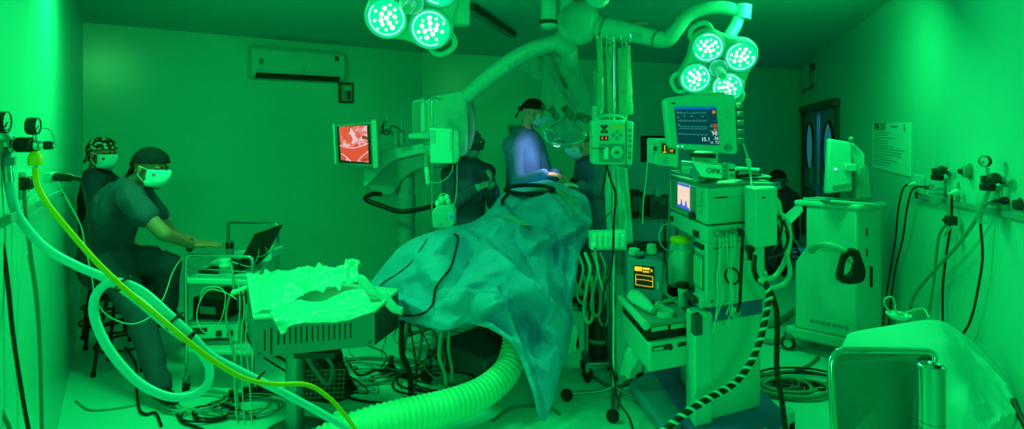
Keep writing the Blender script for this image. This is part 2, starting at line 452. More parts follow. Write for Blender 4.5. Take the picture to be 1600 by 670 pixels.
# ceiling boom carrying the right head
y = 4.3; hub = P(904, 36, y)
t = thing('lamp_boom', 'pale ceiling boom with round hub and bent arm to the right lamp', 'boom arm', (hub.x, hub.y, CZ))
MB().lathe([(.11, CZ - hub.z), (.11, CZ - hub.z - .04), (.055, CZ - hub.z - .05), (.055, .0)], (X(886, y), y, hub.z), (0, 0, 1), 24).build('column', 'white', t)
MB().ball(hub, (.165, .15, .165)).build('hub', 'white', t)
MB().tube([P(912, 38, y), P(940, 43, 4.25), P(985, 51, 4.15), P(1030, 62, 4.05)], [.085, .078, .066, .058], 18, 4).build('arm', 'white', t)
MB().tube([P(1024, 60, 4.06), P(1042, 62, 4.03), P(1056, 48, 4.0), P(1075, 25, 3.98), P(1100, 14, 3.95), P(1130, 12, 3.93), P(1160, 20, 3.92)], [.06, .055, .05, .046, .046, .046, .046], 18, 5).build('bent_arm', 'cream', t)
MB().tube([P(1160, 8, 3.92), P(1158, 30, 3.92)], .062, 16).build('joint', 'white', t)
for px in (941, 1025):
    MB().tube([P(px, 43 if px < 1000 else 61, 4.245 if px < 1000 else 4.06), P(px + 3, 43.8 if px < 1000 else 62, 4.24 if px < 1000 else 4.05)], .088 if px < 1000 else .064, 18).build('collar', 'grey', t)
text('lettering', 'OVE', .045, fr(P(995, 55, 4.05), V((1, -.02, -.22)), V((0, -1, -.1))), 'panel', t)
# second column left of it, and the round end of a third
y = 4.1; c = P(857, 0, y)
t = thing('ceiling_column', 'short white ceiling column with dark ring left of the boom hub', 'ceiling column', (c.x, y, CZ))
MB().lathe([(.055, CZ - 0), (.055, Z(34, y)), ], (c.x, y, 0), (0, 0, 1), 24).build('post', 'white', t)
MB().lathe([(.062, Z(32, y)), (.062, Z(38, y)), ], (c.x, y, 0), (0, 0, 1), 24).build('ring', 'dark', t)
MB().lathe([(.058, Z(38, y)), (.056, Z(43, y)), (.03, Z(46, y)), (.0, Z(46, y))], (c.x, y, 0), (0, 0, 1), 24).build('end_cap', 'white', t)
y = 3.2; c = P(934, -20, y)
t = thing('camera_dome', 'round white cap on a stem at the ceiling above the boom hub', 'dome', (c.x, y, CZ))
MB().lathe([(.0, -.118), (.035, -.11), (.062, -.085), (.07, -.05), (.06, .0), (.03, .03)], c, (0, 0, 1), 24).build('dome', 'cream', t)
MB().lathe([(.03, 0), (.03, CZ - c.z)], c, (0, 0, 1), 16).build('stem', 'white', t)
# ---- lights
GREEN = (.075, 1., .20)
def area(name, loc, d, size, power, col=GREEN, spread=PI):
    l = bpy.data.lights.new(name, 'AREA'); l.shape = 'DISK'; l.size = size; l.energy = power; l.color = col; l.spread = spread
    o = bpy.data.objects.new(name, l); COL.objects.link(o); o.location = loc
    o.rotation_euler = V(d).to_track_quat('-Z', 'Y').to_euler(); return o
area('lamp_light_right', cR + wR.normalized() * .23, wR, .36, 18)
area('lamp_light_left', cL + wL.normalized() * .23, V((-.25, -.72, -.65)), .42, 31)
# fill panel added to the unseen ceiling at the camera's end, brightens the far walls
c = V((.3, -1.8, CZ - .03))
t = thing('fill_panel_light', 'square fill panel added on ceiling behind the viewer', 'ceiling light', c)
MB().box(c, (1.3, 1.3, .05)).build('frame', 'white', t, bevel=.006)
MB().box(c - V((0, 0, .028)), (1.2, 1.2, .008)).build('diffuser', 'lens_glow', t)
area('fill_light', c - V((0, 0, .05)), (0, 1.2, -1), .8, 115)

def fill_panel(x, y, d, power, label):  # added panel above the frame, lifts the light on nearby walls
    c = V((x, y, CZ - .025)); t = thing('fill_panel_light', label, 'ceiling light', c)
    MB().box(c, (.62, .62, .05)).build('frame', 'white', t, bevel=.006)
    MB().box(c - V((0, 0, .028)), (.54, .54, .008)).build('diffuser', 'lens_glow', t)
    area('fill_light', c - V((0, 0, .06)), d, .5, power)
fill_panel(-1.85, 3.0, (-.08, .30, -.90), 50, 'square fill panel added on ceiling above the bending man')
fill_panel(1.85, 3.74, (.08, .5, -.85), 36, 'square fill panel added on ceiling above the equipment cart')
# ================================================================ people
def hframe(c, face, up=(0, 0, 1)):
    x = V(face).normalized(); z = V(up); z = (z - x * z.dot(x)).normalized(); y = z.cross(x)
    m = M((x, y, z)).transposed().to_4x4(); m.translation = V(c); return m
def head_prims(mb, T):
    R = T.to_3x3().to_4x4()
    def p(*a): return T @ V(a)
    mb.ball(p(-.012, 0, .03), (.100, .078, .090), R); mb.ball(p(.022, 0, -.03), (.072, .062, .088), R)
    mb.cap(p(.03, .03, -.085), p(.066, 0, -.105), .026, .022); mb.cap(p(.03, -.03, -.085), p(.066, 0, -.105), .026, .022)
    mb.cap(p(.086, 0, .005), p(.108, 0, -.034), .009, .015); mb.ball(p(.102, .012, -.038), .009); mb.ball(p(.102, -.012, -.038), .009)
    mb.ball(p(.078, .03, .018), (.016, .03, .009), R); mb.ball(p(.078, -.03, .018), (.016, .03, .009), R)
    mb.ball(p(.084, 0, -.062), (.014, .024, .007), R); mb.ball(p(.083, 0, -.075), (.014, .021, .007), R)
    mb.ball(p(.06, .04, -.03), (.03, .022, .03), R); mb.ball(p(.06, -.04, -.03), (.03, .022, .03), R)
    for s in (-1, 1):
        mb.ball(p(-.008, s * .080, -.008), (.020, .009, .032), R); mb.ball(p(-.008, s * .078, -.032), (.012, .008, .014), R)
def hand_prims(mb, w, d, n, curl=.35, k=1., thumb=1):
    """w wrist, d the way the fingers point, n out of the back of the hand"""
    d = V(d).normalized(); n = V(n); n = (n - d * n.dot(d)).normalized(); s = d.cross(n) * thumb; w = V(w)
    for o in (-.027, -.009, .009, .026): mb.cap(w + d * .012 * k + s * o * .6 * k, w + d * .088 * k + s * o * k, .016 * k, .0125 * k, 8)
    lens = [(-.029, .060, 0), (-.010, .078, .0), (.010, .084, 0), (.030, .074, 0)]
    for o, L, _ in lens:
        b = w + d * .092 * k + s * o * k; a = curl * .5; sp = s * o * .7
        for q, l in enumerate((.45, .32, .23)):
            dd = (d * math.cos(a) - n * math.sin(a) + sp * 1.2).normalized(); e = b + dd * L * l * k
            mb.cap(b, e, (.0092 - .0006 * q) * k, (.0088 - .0008 * q) * k, 8); b = e; a += curl
    b = w + d * .03 * k + s * .026 * k; dd = (d * .75 + s * .62 - n * .25).normalized()
    e = b + dd * .045 * k; mb.cap(b, e, .014 * k, .0105 * k, 8); dd = (d * .95 + s * .12 - n * .3).normalized(); mb.cap(e, e + dd * .034 * k, .0102 * k, .009 * k, 8)
def shell(T, ex, ey, ez, c, cutz, slope=0.):
    """a close cap on the crown: an ellipsoid kept above a sloping brim"""
    mb = MB(); n, m = 28, 14; rings = []
    for i in range(m + 1):
        ph = PI / 2 * i / m * 1.0
        rings.append([T @ V((c[0] + ex * math.cos(ph) * math.cos(2 * PI * j / n), c[1] + ey * math.cos(ph) * math.sin(2 * PI * j / n),
                    c[2] + max(ez * math.sin(ph), 0) + (cutz + slope * math.cos(2 * PI * j / n)) * (1 - math.sin(ph)))) for j in range(n)])
    mb.loft(rings, False, True); return mb
def mask_mesh(T, wide=1.):
    grid = []
    for i in range(9):
        t = i / 8; z = .012 - t * .125
        r = []
        for j in range(17):
            a = (j / 16 - .5) * 2.35 * wide
            bul = math.sin(PI * min(1, t * .92 + .06)) ** .6
            rad = .083 + .033 * bul * math.cos(a) ** 2 - (.012 if t > .8 else 0) + .0022 * math.sin(t * 22)
            nose = .046 * math.exp(-(a / .32) ** 2) * max(0, 1 - t * 1.3)
            r.append(T @ V((.0 + (rad + nose) * math.cos(a) + .004, (.074 + .004 * bul) * math.sin(a) * 1.02, z + .012 * abs(math.sin(a)) * (1 if t > .5 else -1))))
        grid.append(r)
    return MB().sheet(grid)
def person(label, J, skin='skin', top='scrubs', bottom='scrubs', cap='cap_cloth', mask='mask_cloth', gown=False, gloves=False, boots='black', group=None, sleeve=.45, seed=1, wide=1., capname='scrub_cap'):
    base = V((J['pelvis'].x, J['pelvis'].y, 0))
    t = thing('person', label, 'person', base, group)
    T = hframe(J['head'], J['face'], J.get('up', (0, 0, 1)))
    sl, sr = J['sl'], J['sr']; side = (sr - sl).normalized(); neck = J['neck']; chest, pel = J['chest'], J['pelvis']
    mb = MB(); head_prims(mb, T)
    mb.cap(T @ V((-.03, 0, -.05)), neck, .054, .060)
    def torso(mb, g):
        mb.cap(neck - (neck - chest) * .25, chest, .115 * wide + g, .15 * wide + g, 18, .72, side)
        mb.cap(chest, pel, .15 * wide + g, .155 * wide + g, 18, .78, side)
        for s in (sl, sr): mb.cap(neck.lerp(s, .35), s, .062 + g, .062 + g)
    def arm(mb, a, b, c, g, t1=1., t2=1.):
        mb.cap(a, a.lerp(b, t1), .054 + g, .054 + g + (.043 - .054) * t1)
        if t2 > 0 and t1 >= 1: mb.cap(b, b.lerp(c, t2), .042 + g, .042 + g - .015 * t2)
    def leg(mb, a, b, c, g):
        mb.cap(a, b, .088 * wide + g, .060 + g); mb.cap(b, c, .060 + g, .040 + g)
        mb.cap(b.lerp(c, .12), b.lerp(c, .55), .058 + g, .048 + g)
    torso(mb, -.012)
    for k in 'lr':
        arm(mb, J['s' + k], J['e' + k], J['w' + k], 0.)
        hand_prims(mb, J['w' + k], J['h' + k][0], J['h' + k][1], J['h' + k][2] if len(J['h' + k]) > 2 else .35, 1.0, J['h' + k][3] if len(J['h' + k]) > 3 else 1)
        leg(mb, J['p' + k], J['k' + k], J['a' + k], -.012)
    body = flesh('body', mb, skin, t, .0058, 5)
    for k in 'lr':       # footwear
        a = J['a' + k]; d = J['t' + k]; d = V(d).normalized()
        sm = MB(); f0 = a + V((0, 0, -.055)) - d * .03
        rings = []
        for q, w_, h_ in ((-.05, .026, .05), (-.04, .036, .075), (.0, .040, .085), (.06, .042, .07), (.13, .046, .05), (.18, .043, .04), (.215, .028, .026), (.225, .012, .012)):
            c = f0 + d * q; u, w2, _ = axes(d)
            rings.append([c + u * w_ * math.cos(2 * PI * j / 14) + V((0, 0, max(-.018, h_ * math.sin(2 * PI * j / 14) * (1 if math.sin(2 * PI * j / 14) > 0 else .3)))) for j in range(14)])
        sm.loft(rings).build('shoe', boots, t)
    if gown:
        g = MB(); torso(g, .028)
        for k in 'lr': arm(g, J['s' + k], J['e' + k], J['w' + k], .022, 1., .94)
        g.cap(pel, pel.lerp((J['kl'] + J['kr']) / 2, .5), .175 * wide, .19 * wide, 18, .82, side)
        g.cap(pel.lerp((J['kl'] + J['kr']) / 2, .5), (J['kl'] + J['kr']) / 2 - V((0, 0, .12)), .19 * wide, .21 * wide, 18, .82, side)
        flesh('gown', g, top, t, .011, 5, fold=.02, fscale=8, seed=seed)
        p_ = MB()
        for k in 'lr': leg(p_, J['p' + k], J['k' + k], J['a' + k], .012)
        flesh('trousers', p_, bottom, t, .012, 4, fold=.012, seed=seed)
        for k in 'lr':
            a, b = J['e' + k], J['w' + k]; c = a.lerp(b, .92); MB().cap(c, a.lerp(b, 1.03), .040, .036, 14).build('cuff', 'mask_cloth' if gloves else top, t)
    else:
        g = MB(); torso(g, .016)
        for k in 'lr': arm(g, J['s' + k], J['e' + k], J['w' + k], .022, sleeve, 0)
        flesh('scrub_top', g, top, t, .010, 5, fold=.018, fscale=9, seed=seed)
        p_ = MB(); p_.cap(pel + V((0, 0, .02)), pel - V((0, 0, .06)), .168 * wide, .165 * wide, 18, .82, side)
        for k in 'lr': leg(p_, J['p' + k], J['k' + k], J['a' + k], .018)
        flesh('trousers', p_, bottom, t, .011, 5, fold=.018, fscale=8, seed=seed + 2)
    if gloves:
        for k in 'lr':
            m2 = MB(); hand_prims(m2, J['w' + k], J['h' + k][0], J['h' + k][1], J['h' + k][2] if len(J['h' + k]) > 2 else .35, 1.05, J['h' + k][3] if len(J['h' + k]) > 3 else 1)
            flesh('glove', m2, 'glove', t, .005, 3)
    # headwear, mask, eyes
    cp = shell(T, .112, .089, .082, (-.014, 0, .045), -.012, .022).build(capname, cap, t, solid=.004)
    MB().tube([T @ V((-.014 + .113 * math.cos(a), .090 * math.sin(a), .033 + .022 * math.cos(a))) for a in [2 * PI * i / 24 for i in range(24)]], .006, 8, 1, True).build('band', cap, cp)
    kn = MB(); kn.ball(T @ V((-.128, 0, .0)), (.022, .026, .022), T.to_3x3().to_4x4()); kn.cap(T @ V((-.128, .01, .0)), T @ V((-.150, .02, -.07)), .008, .013, 8, .5); kn.cap(T @ V((-.128, -.01, .0)), T @ V((-.142, -.02, -.085)), .008, .012, 8, .5)
    kn.build('knot', cap, cp)
    if mask:
        mk = mask_mesh(T).build('face_mask', mask, t, solid=.002)
        for s in (-1, 1):
            for z0, z1 in ((.0, .012), (-.085, -.035)):
                MB().tube([T @ V((.04, s * .072, z0)), T @ V((.01, s * .082, (z0 + z1) / 2)), T @ V((-.012, s * .086, z1))], .0022, 6, 3).build('ear_loop', mask, mk)
    for s in (-1, 1):
        e = MB().ball(T @ V((.076, s * .031, -.004)), (.011, .014, .009), T.to_3x3().to_4x4(), 12, 8).build('eye', 'tube_pale', t)
        MB().ball(T @ V((.0855, s * .033, -.004)), .0052, None, 10, 6).build('iris', 'ink', e)
        MB().cap(T @ V((.094, s * .016, .020)), T @ V((.080, s * .048, .022)), .0045, .003, 8).build('eyebrow', 'hair', t)
    return t, T
# -- man in the foreground bent over the laptop, half seated on a stool
J = dict(head=P(236, 262, 3.62), face=(1, -.18, -.20), up=(.22, 0, 1), neck=P(207, 291, 3.68), chest=P(181, 325, 3.74), pelvis=P(163, 398, 3.86),
    sr=P(203, 312, 3.52), er=P(257, 366, 3.50), wr=P(302, 383, 3.76), hr=((1, .25, .03), (0, -.1, 1), .22, -1),
    sl=P(226, 312, 3.92), el=P(266, 366, 3.98), wl=P(303, 377, 3.97), hl=((1, -.12, -.02), (0, .1, 1), .25),
    pr=P(172, 408, 3.76), kr=P(214, 482, 3.60), ar=P(251, 603, 3.52), tr=(.80, -.55, 0),
    pl=P(178, 404, 3.94), kl=P(262, 412, 4.02), al=P(262, 478, 4.10), tl=(.7, -.3, -.3))
man, Tm = person('man in dark scrubs and black cap bent over the laptop, one foot on the floor', J, 'skin', seed=3, wide=1.08, group=None)
MB().tube([P(288, 381, 3.64) + V((0, 0, 0))] and [J['wr'] + (V((0, math.cos(a), math.sin(a))) * .036) - V((.02, 0, 0)) for a in [2 * PI * i / 14 for i in range(14)]], .009, 8, 1, True).build('wristwatch', 'black', man)
# -- colleague behind him against the wall, patterned cap
J = dict(head=P(160, 240, 4.42), face=(1, -.25, -.12), neck=P(151, 272, 4.46), chest=P(153, 308, 4.46), pelvis=P(156, 388, 4.50),
    sr=P(145, 290, 4.30), er=P(158, 352, 4.22), wr=P(188, 385, 4.25), hr=((1, .1, -.3), (0, -.3, 1), .4, -1),
    sl=P(170, 288, 4.66), el=P(186, 350, 4.72), wl=P(208, 382, 4.6), hl=((1, -.3, -.2), (0, .3, 1), .4),
    pr=P(160, 398, 4.42), kr=P(226, 402, 4.36), ar=P(232, 492, 4.42), tr=(1, -.2, -.1),
    pl=P(168, 398, 4.62), kl=P(236, 400, 4.62), al=P(244, 486, 4.66), tl=(1, -.1, -.1))
colleague, Tc = person('seated person in dark scrubs and patterned cap beside the left corner', J, 'skin', 'scrubs_dark', 'scrubs_dark', seed=5, wide=.92)
m = mat('patterned_cap', (.03, .06, .05), .9, var=.2, vscale=20)
nt = m.node_tree; vo = nt.nodes.new('ShaderNodeTexVoronoi'); vo.inputs['Scale'].default_value = 34; vo.feature = 'SMOOTH_F1'
cr = nt.nodes.new('ShaderNodeValToRGB'); cr.color_ramp.elements[0].position = .36; cr.color_ramp.elements[0].color = (.06, .55, .40, 1); cr.color_ramp.elements[1].position = .44; cr.color_ramp.elements[1].color = (.004, .012, .012, 1)
tc = nt.nodes.new('ShaderNodeTexCoord'); nt.links.new(tc.outputs['Object'], vo.inputs['Vector']); nt.links.new(vo.outputs['Distance'], cr.inputs['Fac']); nt.links.new(cr.outputs['Color'], nt.nodes['Principled BSDF'].inputs['Base Color'])
for ch in colleague.children:
    if ch.name.startswith('scrub_cap'):
        ch.data.materials[0] = m
        for g in ch.children: g.data.materials[0] = m
# -- nurse with face shield behind the patient
J = dict(head=P(737, 224, 5.45), face=(.55, -1, -.35), neck=P(731, 256, 5.5), chest=P(729, 296, 5.5), pelvis=P(728, 370, 5.5),
    sr=P(704, 271, 5.45), er=P(703, 322, 5.30), wr=P(745, 294, 5.12), hr=((.95, -.2, .45), (-.3, -.5, .8), .5, -1),
    sl=P(760, 271, 5.5), el=P(772, 318, 5.42), wl=P(766, 292, 5.15), hl=((.1, -.4, .7), (.8, -.3, .3), .6),
    pr=P(718, 376, 5.5), kr=P(716, 432, 5.5), ar=P(716, 468, 5.5), tr=(.4, -1, 0), pl=P(740, 376, 5.5), kl=P(742, 432, 5.5), al=P(742, 468, 5.5), tl=(.6, -1, 0))
nurse, Tn = person('gowned nurse in face shield and mask holding an instrument behind the patient', J, 'skin_dark', 'gown', 'scrubs_dark', 'gown', 'mask_cloth', True, True, seed=7, wide=.98)
MB().tube([Tn @ V((.012 + .122 * math.cos(a), .102 * math.sin(a), .035)) for a in [2 * PI * i / 24 for i in range(24)]], [.013] * 24, 8, 1, True).build('shield_band', 'black', nurse)
MB().sheet([[Tn @ V((.03 + .118 * math.cos(a) - .0, .100 * math.sin(a), z)) for a in [(-1.3 + 2.6 * i / 14) for i in range(15)]] for z in (.02, -.02)]).build('shield_glasses', 'black', nurse, solid=.003)
MB().sheet([[Tn @ V((.035 + .125 * math.cos(a) - (.02 if z > .05 else 0), .102 * math.sin(a), z)) for a in [(-1.2 + 2.4 * i / 14) for i in range(15)]] for z in (.10, .04, -.03, -.10)]).build('visor', 'clear_film', nurse)
# -- surgeon at the microscope
J = dict(head=P(834, 176, 5.25), face=(1, -.12, -.30), up=(.25, 0, 1), neck=P(819, 208, 5.3), chest=P(818, 248, 5.35), pelvis=P(816, 326, 5.4),
    sr=P(801, 229, 5.12), er=P(808, 284, 5.02), wr=P(850, 272, 5.0), hr=((1, .0, -.05), (.0, -.3, 1), .45, -1),
    sl=P(838, 229, 5.5), el=P(856, 278, 5.52), wl=P(870, 272, 5.2), hl=((.6, -.5, -.2), (.2, .2, 1), .5),
    pr=P(809, 333, 5.35), kr=P(810, 390, 5.35), ar=P(808, 430, 5.38), tr=(1, -.3, 0), pl=P(824, 333, 5.5), kl=P(826, 390, 5.5), al=P(826, 430, 5.5), tl=(1, 0, 0))
surgeon, Ts = person('tall surgeon in black cap and blue gown standing at the microscope', J, 'skin_light', 'gown_blue', 'scrubs_dark', 'cap_cloth', 'mask_blue', True, False, seed=9)
# -- assistant across from him, head half hidden behind the microscope
J = dict(head=P(906, 227, 5.3), face=(-1, -.15, -.34), up=(-.3, 0, 1), neck=P(919, 252, 5.34), chest=P(926, 286, 5.4), pelvis=P(930, 352, 5.46),
    sl=P(931, 264, 5.17), el=P(938, 298, 5.02), wl=P(906, 292, 5.10), hl=((-.8, -.35, .25), (.1, -.2, 1), .5),
    sr=P(912, 262, 5.57), er=P(902, 296, 5.55), wr=P(894, 287, 5.46), hr=((-.8, -.3, .1), (-.1, .2, 1), .5, -1),
    pl=P(936, 360, 5.38), kl=P(934, 405, 5.38), al=P(934, 468, 5.38), tl=(-1, -.2, 0), pr=P(924, 360, 5.56), kr=P(922, 405, 5.56), ar=P(922, 462, 5.56), tr=(-1, 0, 0))
assistant, Ta = person('assistant in blue mask leaning in from the right of the microscope', J, 'skin_light', 'gown', 'scrubs_dark', 'cap_cloth', 'mask_blue', True, True, seed=11)
# -- person seated far back by the doors
J = dict(head=P(1215, 281, 7.2), face=(-.9, -.45, -.25), neck=P(1219, 299, 7.25), chest=P(1223, 318, 7.25), pelvis=P(1226, 362, 7.3),
    sr=P(1208, 307, 7.35), er=P(1204, 336, 7.2), wr=P(1196, 350, 6.95), hr=((-.6, -.6, -.1), (0, 0, 1), .4),
    sl=P(1238, 308, 7.2), el=P(1240, 338, 7.1), wl=P(1218, 352, 6.9), hl=((-.9, -.3, 0), (0, 0, 1), .4),
    pr=P(1218, 366, 7.25), kr=P(1205, 370, 6.85), ar=P(1205, 416, 6.8), tr=(-.6, -.8, 0), pl=P(1233, 366, 7.2), kl=P(1228, 370, 6.8), al=P(1228, 418, 6.75), tl=(-.5, -.9, 0))
far, Tf = person('person in dark clothes sitting far back near the double doors', J, 'skin_dark', 'scrubs_dark', 'scrubs_dark', 'hair', 'mask_blue', seed=13, sleeve=.6, capname='hair')
# ---- stools
def stool(label, c, h, r, group, seed=0):
    t = thing('stool', label, 'stool', c, group); c = V((c[0], c[1], 0))
    MB().lathe([(r * .96, h - .05), (r, h - .04), (r, h - .012), (r * .9, h), (0, h)], c, (0, 0, 1), 28).build('seat', 'black', t)
    for k in range(4):
        a = PI / 4 + k * PI / 2 + seed; d = V((math.cos(a), math.sin(a), 0))
        l = MB().tube([c + d * r * .7 + V((0, 0, h - .05)), c + d * r * .98 + V((0, 0, h * .5)), c + d * r * 1.22 + V((0, 0, .012))], .012, 8, 4).build('leg', 'black', t)
        MB().tube([c + d * r * 1.21 + V((0, 0, .03)), c + d * r * 1.225 + V((0, 0, 0))], .016, 8).build('foot', 'black_rubber', l)
    for z in (h * .30, h * .52):
        q = r * (.72 + .5 * (1 - z / h))
        MB().tube([c + V((math.cos(2 * PI * i / 24) * q, math.sin(2 * PI * i / 24) * q, z)) for i in range(24)], .009, 8, 1, True).build('foot_ring', 'black', t)
    return t
sp = P(196, 440, 4.12)
stool('black four-legged stool under the man at the laptop', (sp.x, sp.y, 0), .56, .17, None, .3)
sp = P(166, 440, 4.62)
stool('black stool against the wall under the person in patterned cap', (sp.x, sp.y, 0), .55, .165, None, .7)
sp = P(1226, 440, 7.3)
stool('black stool far back under the person near the double doors', (sp.x, sp.y, 0), .27, .18, None)
# ================================================================ left wall: gas regulators, plugs, hoses
def drum(t, c, ax, r, L, nm='gauge', face='white'):
    ax = V(ax).normalized(); c = V(c)
    g = MB().lathe([(r * .5, -L), (r * .92, -L * .96), (r, -L * .8), (r, 0), (r * .93, .002), (r * .9, -.003)], c, ax, 28).build(nm, 'black', t)
    MB().lathe([(r * .9, -.003), (r * .9, -.001), (0, -.001)], c, ax, 28).build('dial', face, g)
    u, w, d = axes(ax)
    MB().tube([c + d * .001, c + d * .001 + u * r * .45 + w * r * .45], r * .05, 6).build('needle', 'ink', g)
    k = MB()
    for i in range(9):
        a = -.4 + i * .5; e = u * math.cos(a) + w * math.sin(a); k.tube([c + e * r * .66, c + e * r * .82], r * .035, 5)
    k.build('scale_mark', 'ink', g)
    return g
y = 1.72; ax = V((.93, .0, 0)) + V((0, .10, 0)); q = (900 / y)
t = thing('gas_regulator', 'double gauge gas regulator with black knob on the left wall', 'gas regulator', P(20, 225, y))
def C(px, py, r, px2, m, nm, par=t, yy=y, taper=1.):
    a, b = P(px, py, yy), P(px2, py, yy + (px2 - px) * .0006)
    return MB().lathe([(S(r, yy) * .9, 0), (S(r, yy), .003), (S(r, yy) * taper, (b - a).length - .003), (S(r, yy) * taper * .9, (b - a).length)], a, b - a, 24).build(nm, m, par)
C(-16, 225, 11, 18, 'chrome', 'valve_body'); C(16, 225, 14, 21, 'steel', 'flange'); C(20, 225, 10, 26, 'steel', 'neck')
gr = C(25, 226, 11.5, 54, 'black', 'pressure_grip')
for px in range(28, 54, 4): MB().lathe([(S(11.8, y), 0), (S(11.8, y), S(1.3, y))], P(px, 226, y), (1, .1, 0), 24).build('rib', 'dark', gr)
C(53, 227, 9, 62, 'steel', 'outlet_block'); C(62, 227, 6, 70, 'chrome', 'spindle'); C(69, 227, 7, 83, 'black', 'knob', taper=.9); C(83, 227, 2.5, 87, 'steel', 'tip')
MB().tube([P(54, 222, y), P(54, 206, y)], .006, 12).build('gauge_stem', 'steel', t); MB().tube([P(9, 216, y), P(9, 205, y)], .007, 12).build('gauge_stem', 'steel', t)
drum(t, P(59, 197, y), (.9, .36, -.03), S(13.5, y), .026); drum(t, P(11, 191, y - .02), (.9, .36, -.03), S(17, y), .035)
MB().lathe([(S(11, y), 0), (S(11, y), S(12, y)), (S(6, y), S(14, y)), (S(5, y), S(24, y))], P(11, 258, y), (0, 0, 1), 6).build('hose_nut', 'teal', t)
MB().lathe([(S(9, y), 0), (S(9.6, y), .004), (S(9.6, y), S(14, y)), (S(8, y), S(16, y)), (S(5, y), S(22, y))], P(55, 258, y), (0, 0, 1), 14).build('yellow_hose_nut', 'hose_yellow', t)
MB().tube([P(55, 258, y), P(55.5, 273, y)], .0065, 12).build('barb', 'chrome', t)
MB().tube([P(11, 258, y), P(14, 285, y)], .0125, 12).build('barb', 'steel', t)
MB().tube([P(63, 200, y + .02), P(76, 202, y + .03), P(83, 212, y + .03), P(85, 222, y + .02)], .0012, 6, 5).build('wire', 'tube_grey', t)
cable('gas_hose', [P(12, 262, 1.72), P(17, 300, 1.74), P(30, 340, 1.78), P(70, 386, 1.84), P(120, 415, 1.84), P(170, 437, 1.8), P(215, 468, 1.78), P(262, 508, 1.79), P(304, 540, 1.82), P(325, 568, 1.85), P(325, 598, 1.86), P(302, 617, 1.84), P(262, 619, 1.81), P(215, 596, 1.78), P(172, 548, 1.75), P(149, 500, 1.74), P(148, 466, 1.74), P(164, 445, 1.75), P(188, 441, 1.755), P(222, 455, 1.75), P(262, 490, 1.76), P(300, 526, 1.8), P(330, 556, 1.87), P(380, 582, 1.98), P(440, 612, 2.1), P(500, 644, 2.2), P(545, 672, 2.26), P(575, 705, 2.3)], .0132, 'hose_mint', 'pale mint gas hose that makes a wide loop in front of the man', 'hose', k=8, n=12)
yel = cable('gas_hose', [P(55, 262, 1.72), P(58, 288, 1.72), P(74, 318, 1.72), P(108, 360, 1.715), P(150, 408, 1.70), P(196, 452, 1.69), P(245, 492, 1.695), P(292, 532, 1.71), P(340, 568, 1.79), P(385, 592, 1.90), P(430, 600, 2.04), P(480, 601, 2.12), P(515, 622, 2.18), P(540, 650, 2.22), P(565, 685, 2.28)], .0082, 'hose_yellow', 'yellow green gas hose hanging from the regulator with the smaller gauge', 'hose', k=8, n=12)
for i, (a, b, yy) in enumerate((((186, 440), (194, 450), 1.745), ((268, 496), (276, 508), 1.755), ((292, 522), (300, 534), 1.77), ((404, 582), (400, 604), 1.995))):
    n = 18; c = P((a[0] + b[0]) / 2, (a[1] + b[1]) / 2, yy); d = V((1, 0, -.8)).normalized(); e = d.cross(V((0, 1, 0))).normalized()
    w = [('beside the top of the mint loop'), ('at the middle of the slanting hoses'), ('below the middle of the hoses'), ('on the hoses below the laptop trolley')][i]
    mb = MB().tube([c + e * .027 * math.cos(2 * PI * k / n) + V((0, 1, 0)) * .02 * math.sin(2 * PI * k / n) for k in range(n)], .004, 8, 1, True)
    mb.tube([c + e * .025, c + e * .038 + d * .004], .003, 6)
    tag(mb.build('cable_tie', 'black'), 'black cable tie round the mint and yellow hoses ' + w, 'cable tie', 'cable ties on the gas hoses')
# rail along the left wall
a, b = LW(-6, 352, .03), LW(86, 305, .03)
t = thing('wall_rail', 'pale narrow equipment rail on the left wall under the sockets', 'rail', (a + b) / 2)
MB().poly([a, a + V((0, 0, .028)), a + V((0, 0, .028)) - LN * .012, a - LN * .012], b - a).build('bar', 'panel', t, bevel=.002)
MB().box(b + V((0, 0, .013)), (.03, .02, .034), fr((0, 0, 0), ldir, (0, 0, 1))).build('end_cap', 'dark', t)
for f_ in (.15, .75): MB().box(a.lerp(b, f_) - LN * .02 + V((0, 0, .014)), (.03, .03, .02), fr((0, 0, 0), ldir, (0, 0, 1))).build('bracket', 'steel', t)
# socket strip with two plugs
f0 = fr((0, 0, 0), ldir, (0, 0, 1))
c = LW(34, 286, .012)
t = thing('wall_socket', 'pale wall socket below the regulator with a black plug', 'socket', c)
MB().box(c, (.15, .02, .09), f0).build('plate', 'white', t, bevel=.004); MB().box(c + LN * .013, (.10, .008, .06), f0).build('receptacle', 'cream', t, bevel=.004)
yb = 1.9
t = thing('power_plug', 'chunky black power plug with a grey cord on the left wall', 'plug', P(40, 296, yb))
MB().lathe([(.012, 0), (.020, .006), (.021, .028), (.014, .036)], P(33, 287, yb), (.9, .1, .1), 16).build('body', 'black', t, bevel=.002)
MB().box(P(41, 286, yb), (.024, .04, .044)).build('housing', 'black', t, bevel=.006)
MB().tube([P(37, 292, yb), P(40, 330, yb), P(47, 390, yb), P(58, 470, yb + .04), P(63, 560, yb + .1), P(66, 690, yb + .12)], .006, 8, 6).build('cord', 'tube_grey', t)
yb = 2.25
c = P(82, 276, yb)
t = thing('power_plug', 'black plug with white adaptor sticking out of the left wall near the corner', 'plug', c)
MB().box(P(80, 277, yb), (.035, .05, .04)).build('adaptor', 'white', t, bevel=.005)
MB().lathe([(.016, 0), (.018, .005), (.017, .055), (.010, .065), (.007, .09), (.005, .095)], P(87, 276, yb), (1, .1, -.08), 16).build('body', 'black', t)
MB().tube([P(119, 279, yb), P(128, 286, yb + .05), P(134, 305, yb + .2), P(140, 345, yb + .5), P(144, 410, yb + .7)], .005, 8, 6).build('cord', 'black', t)
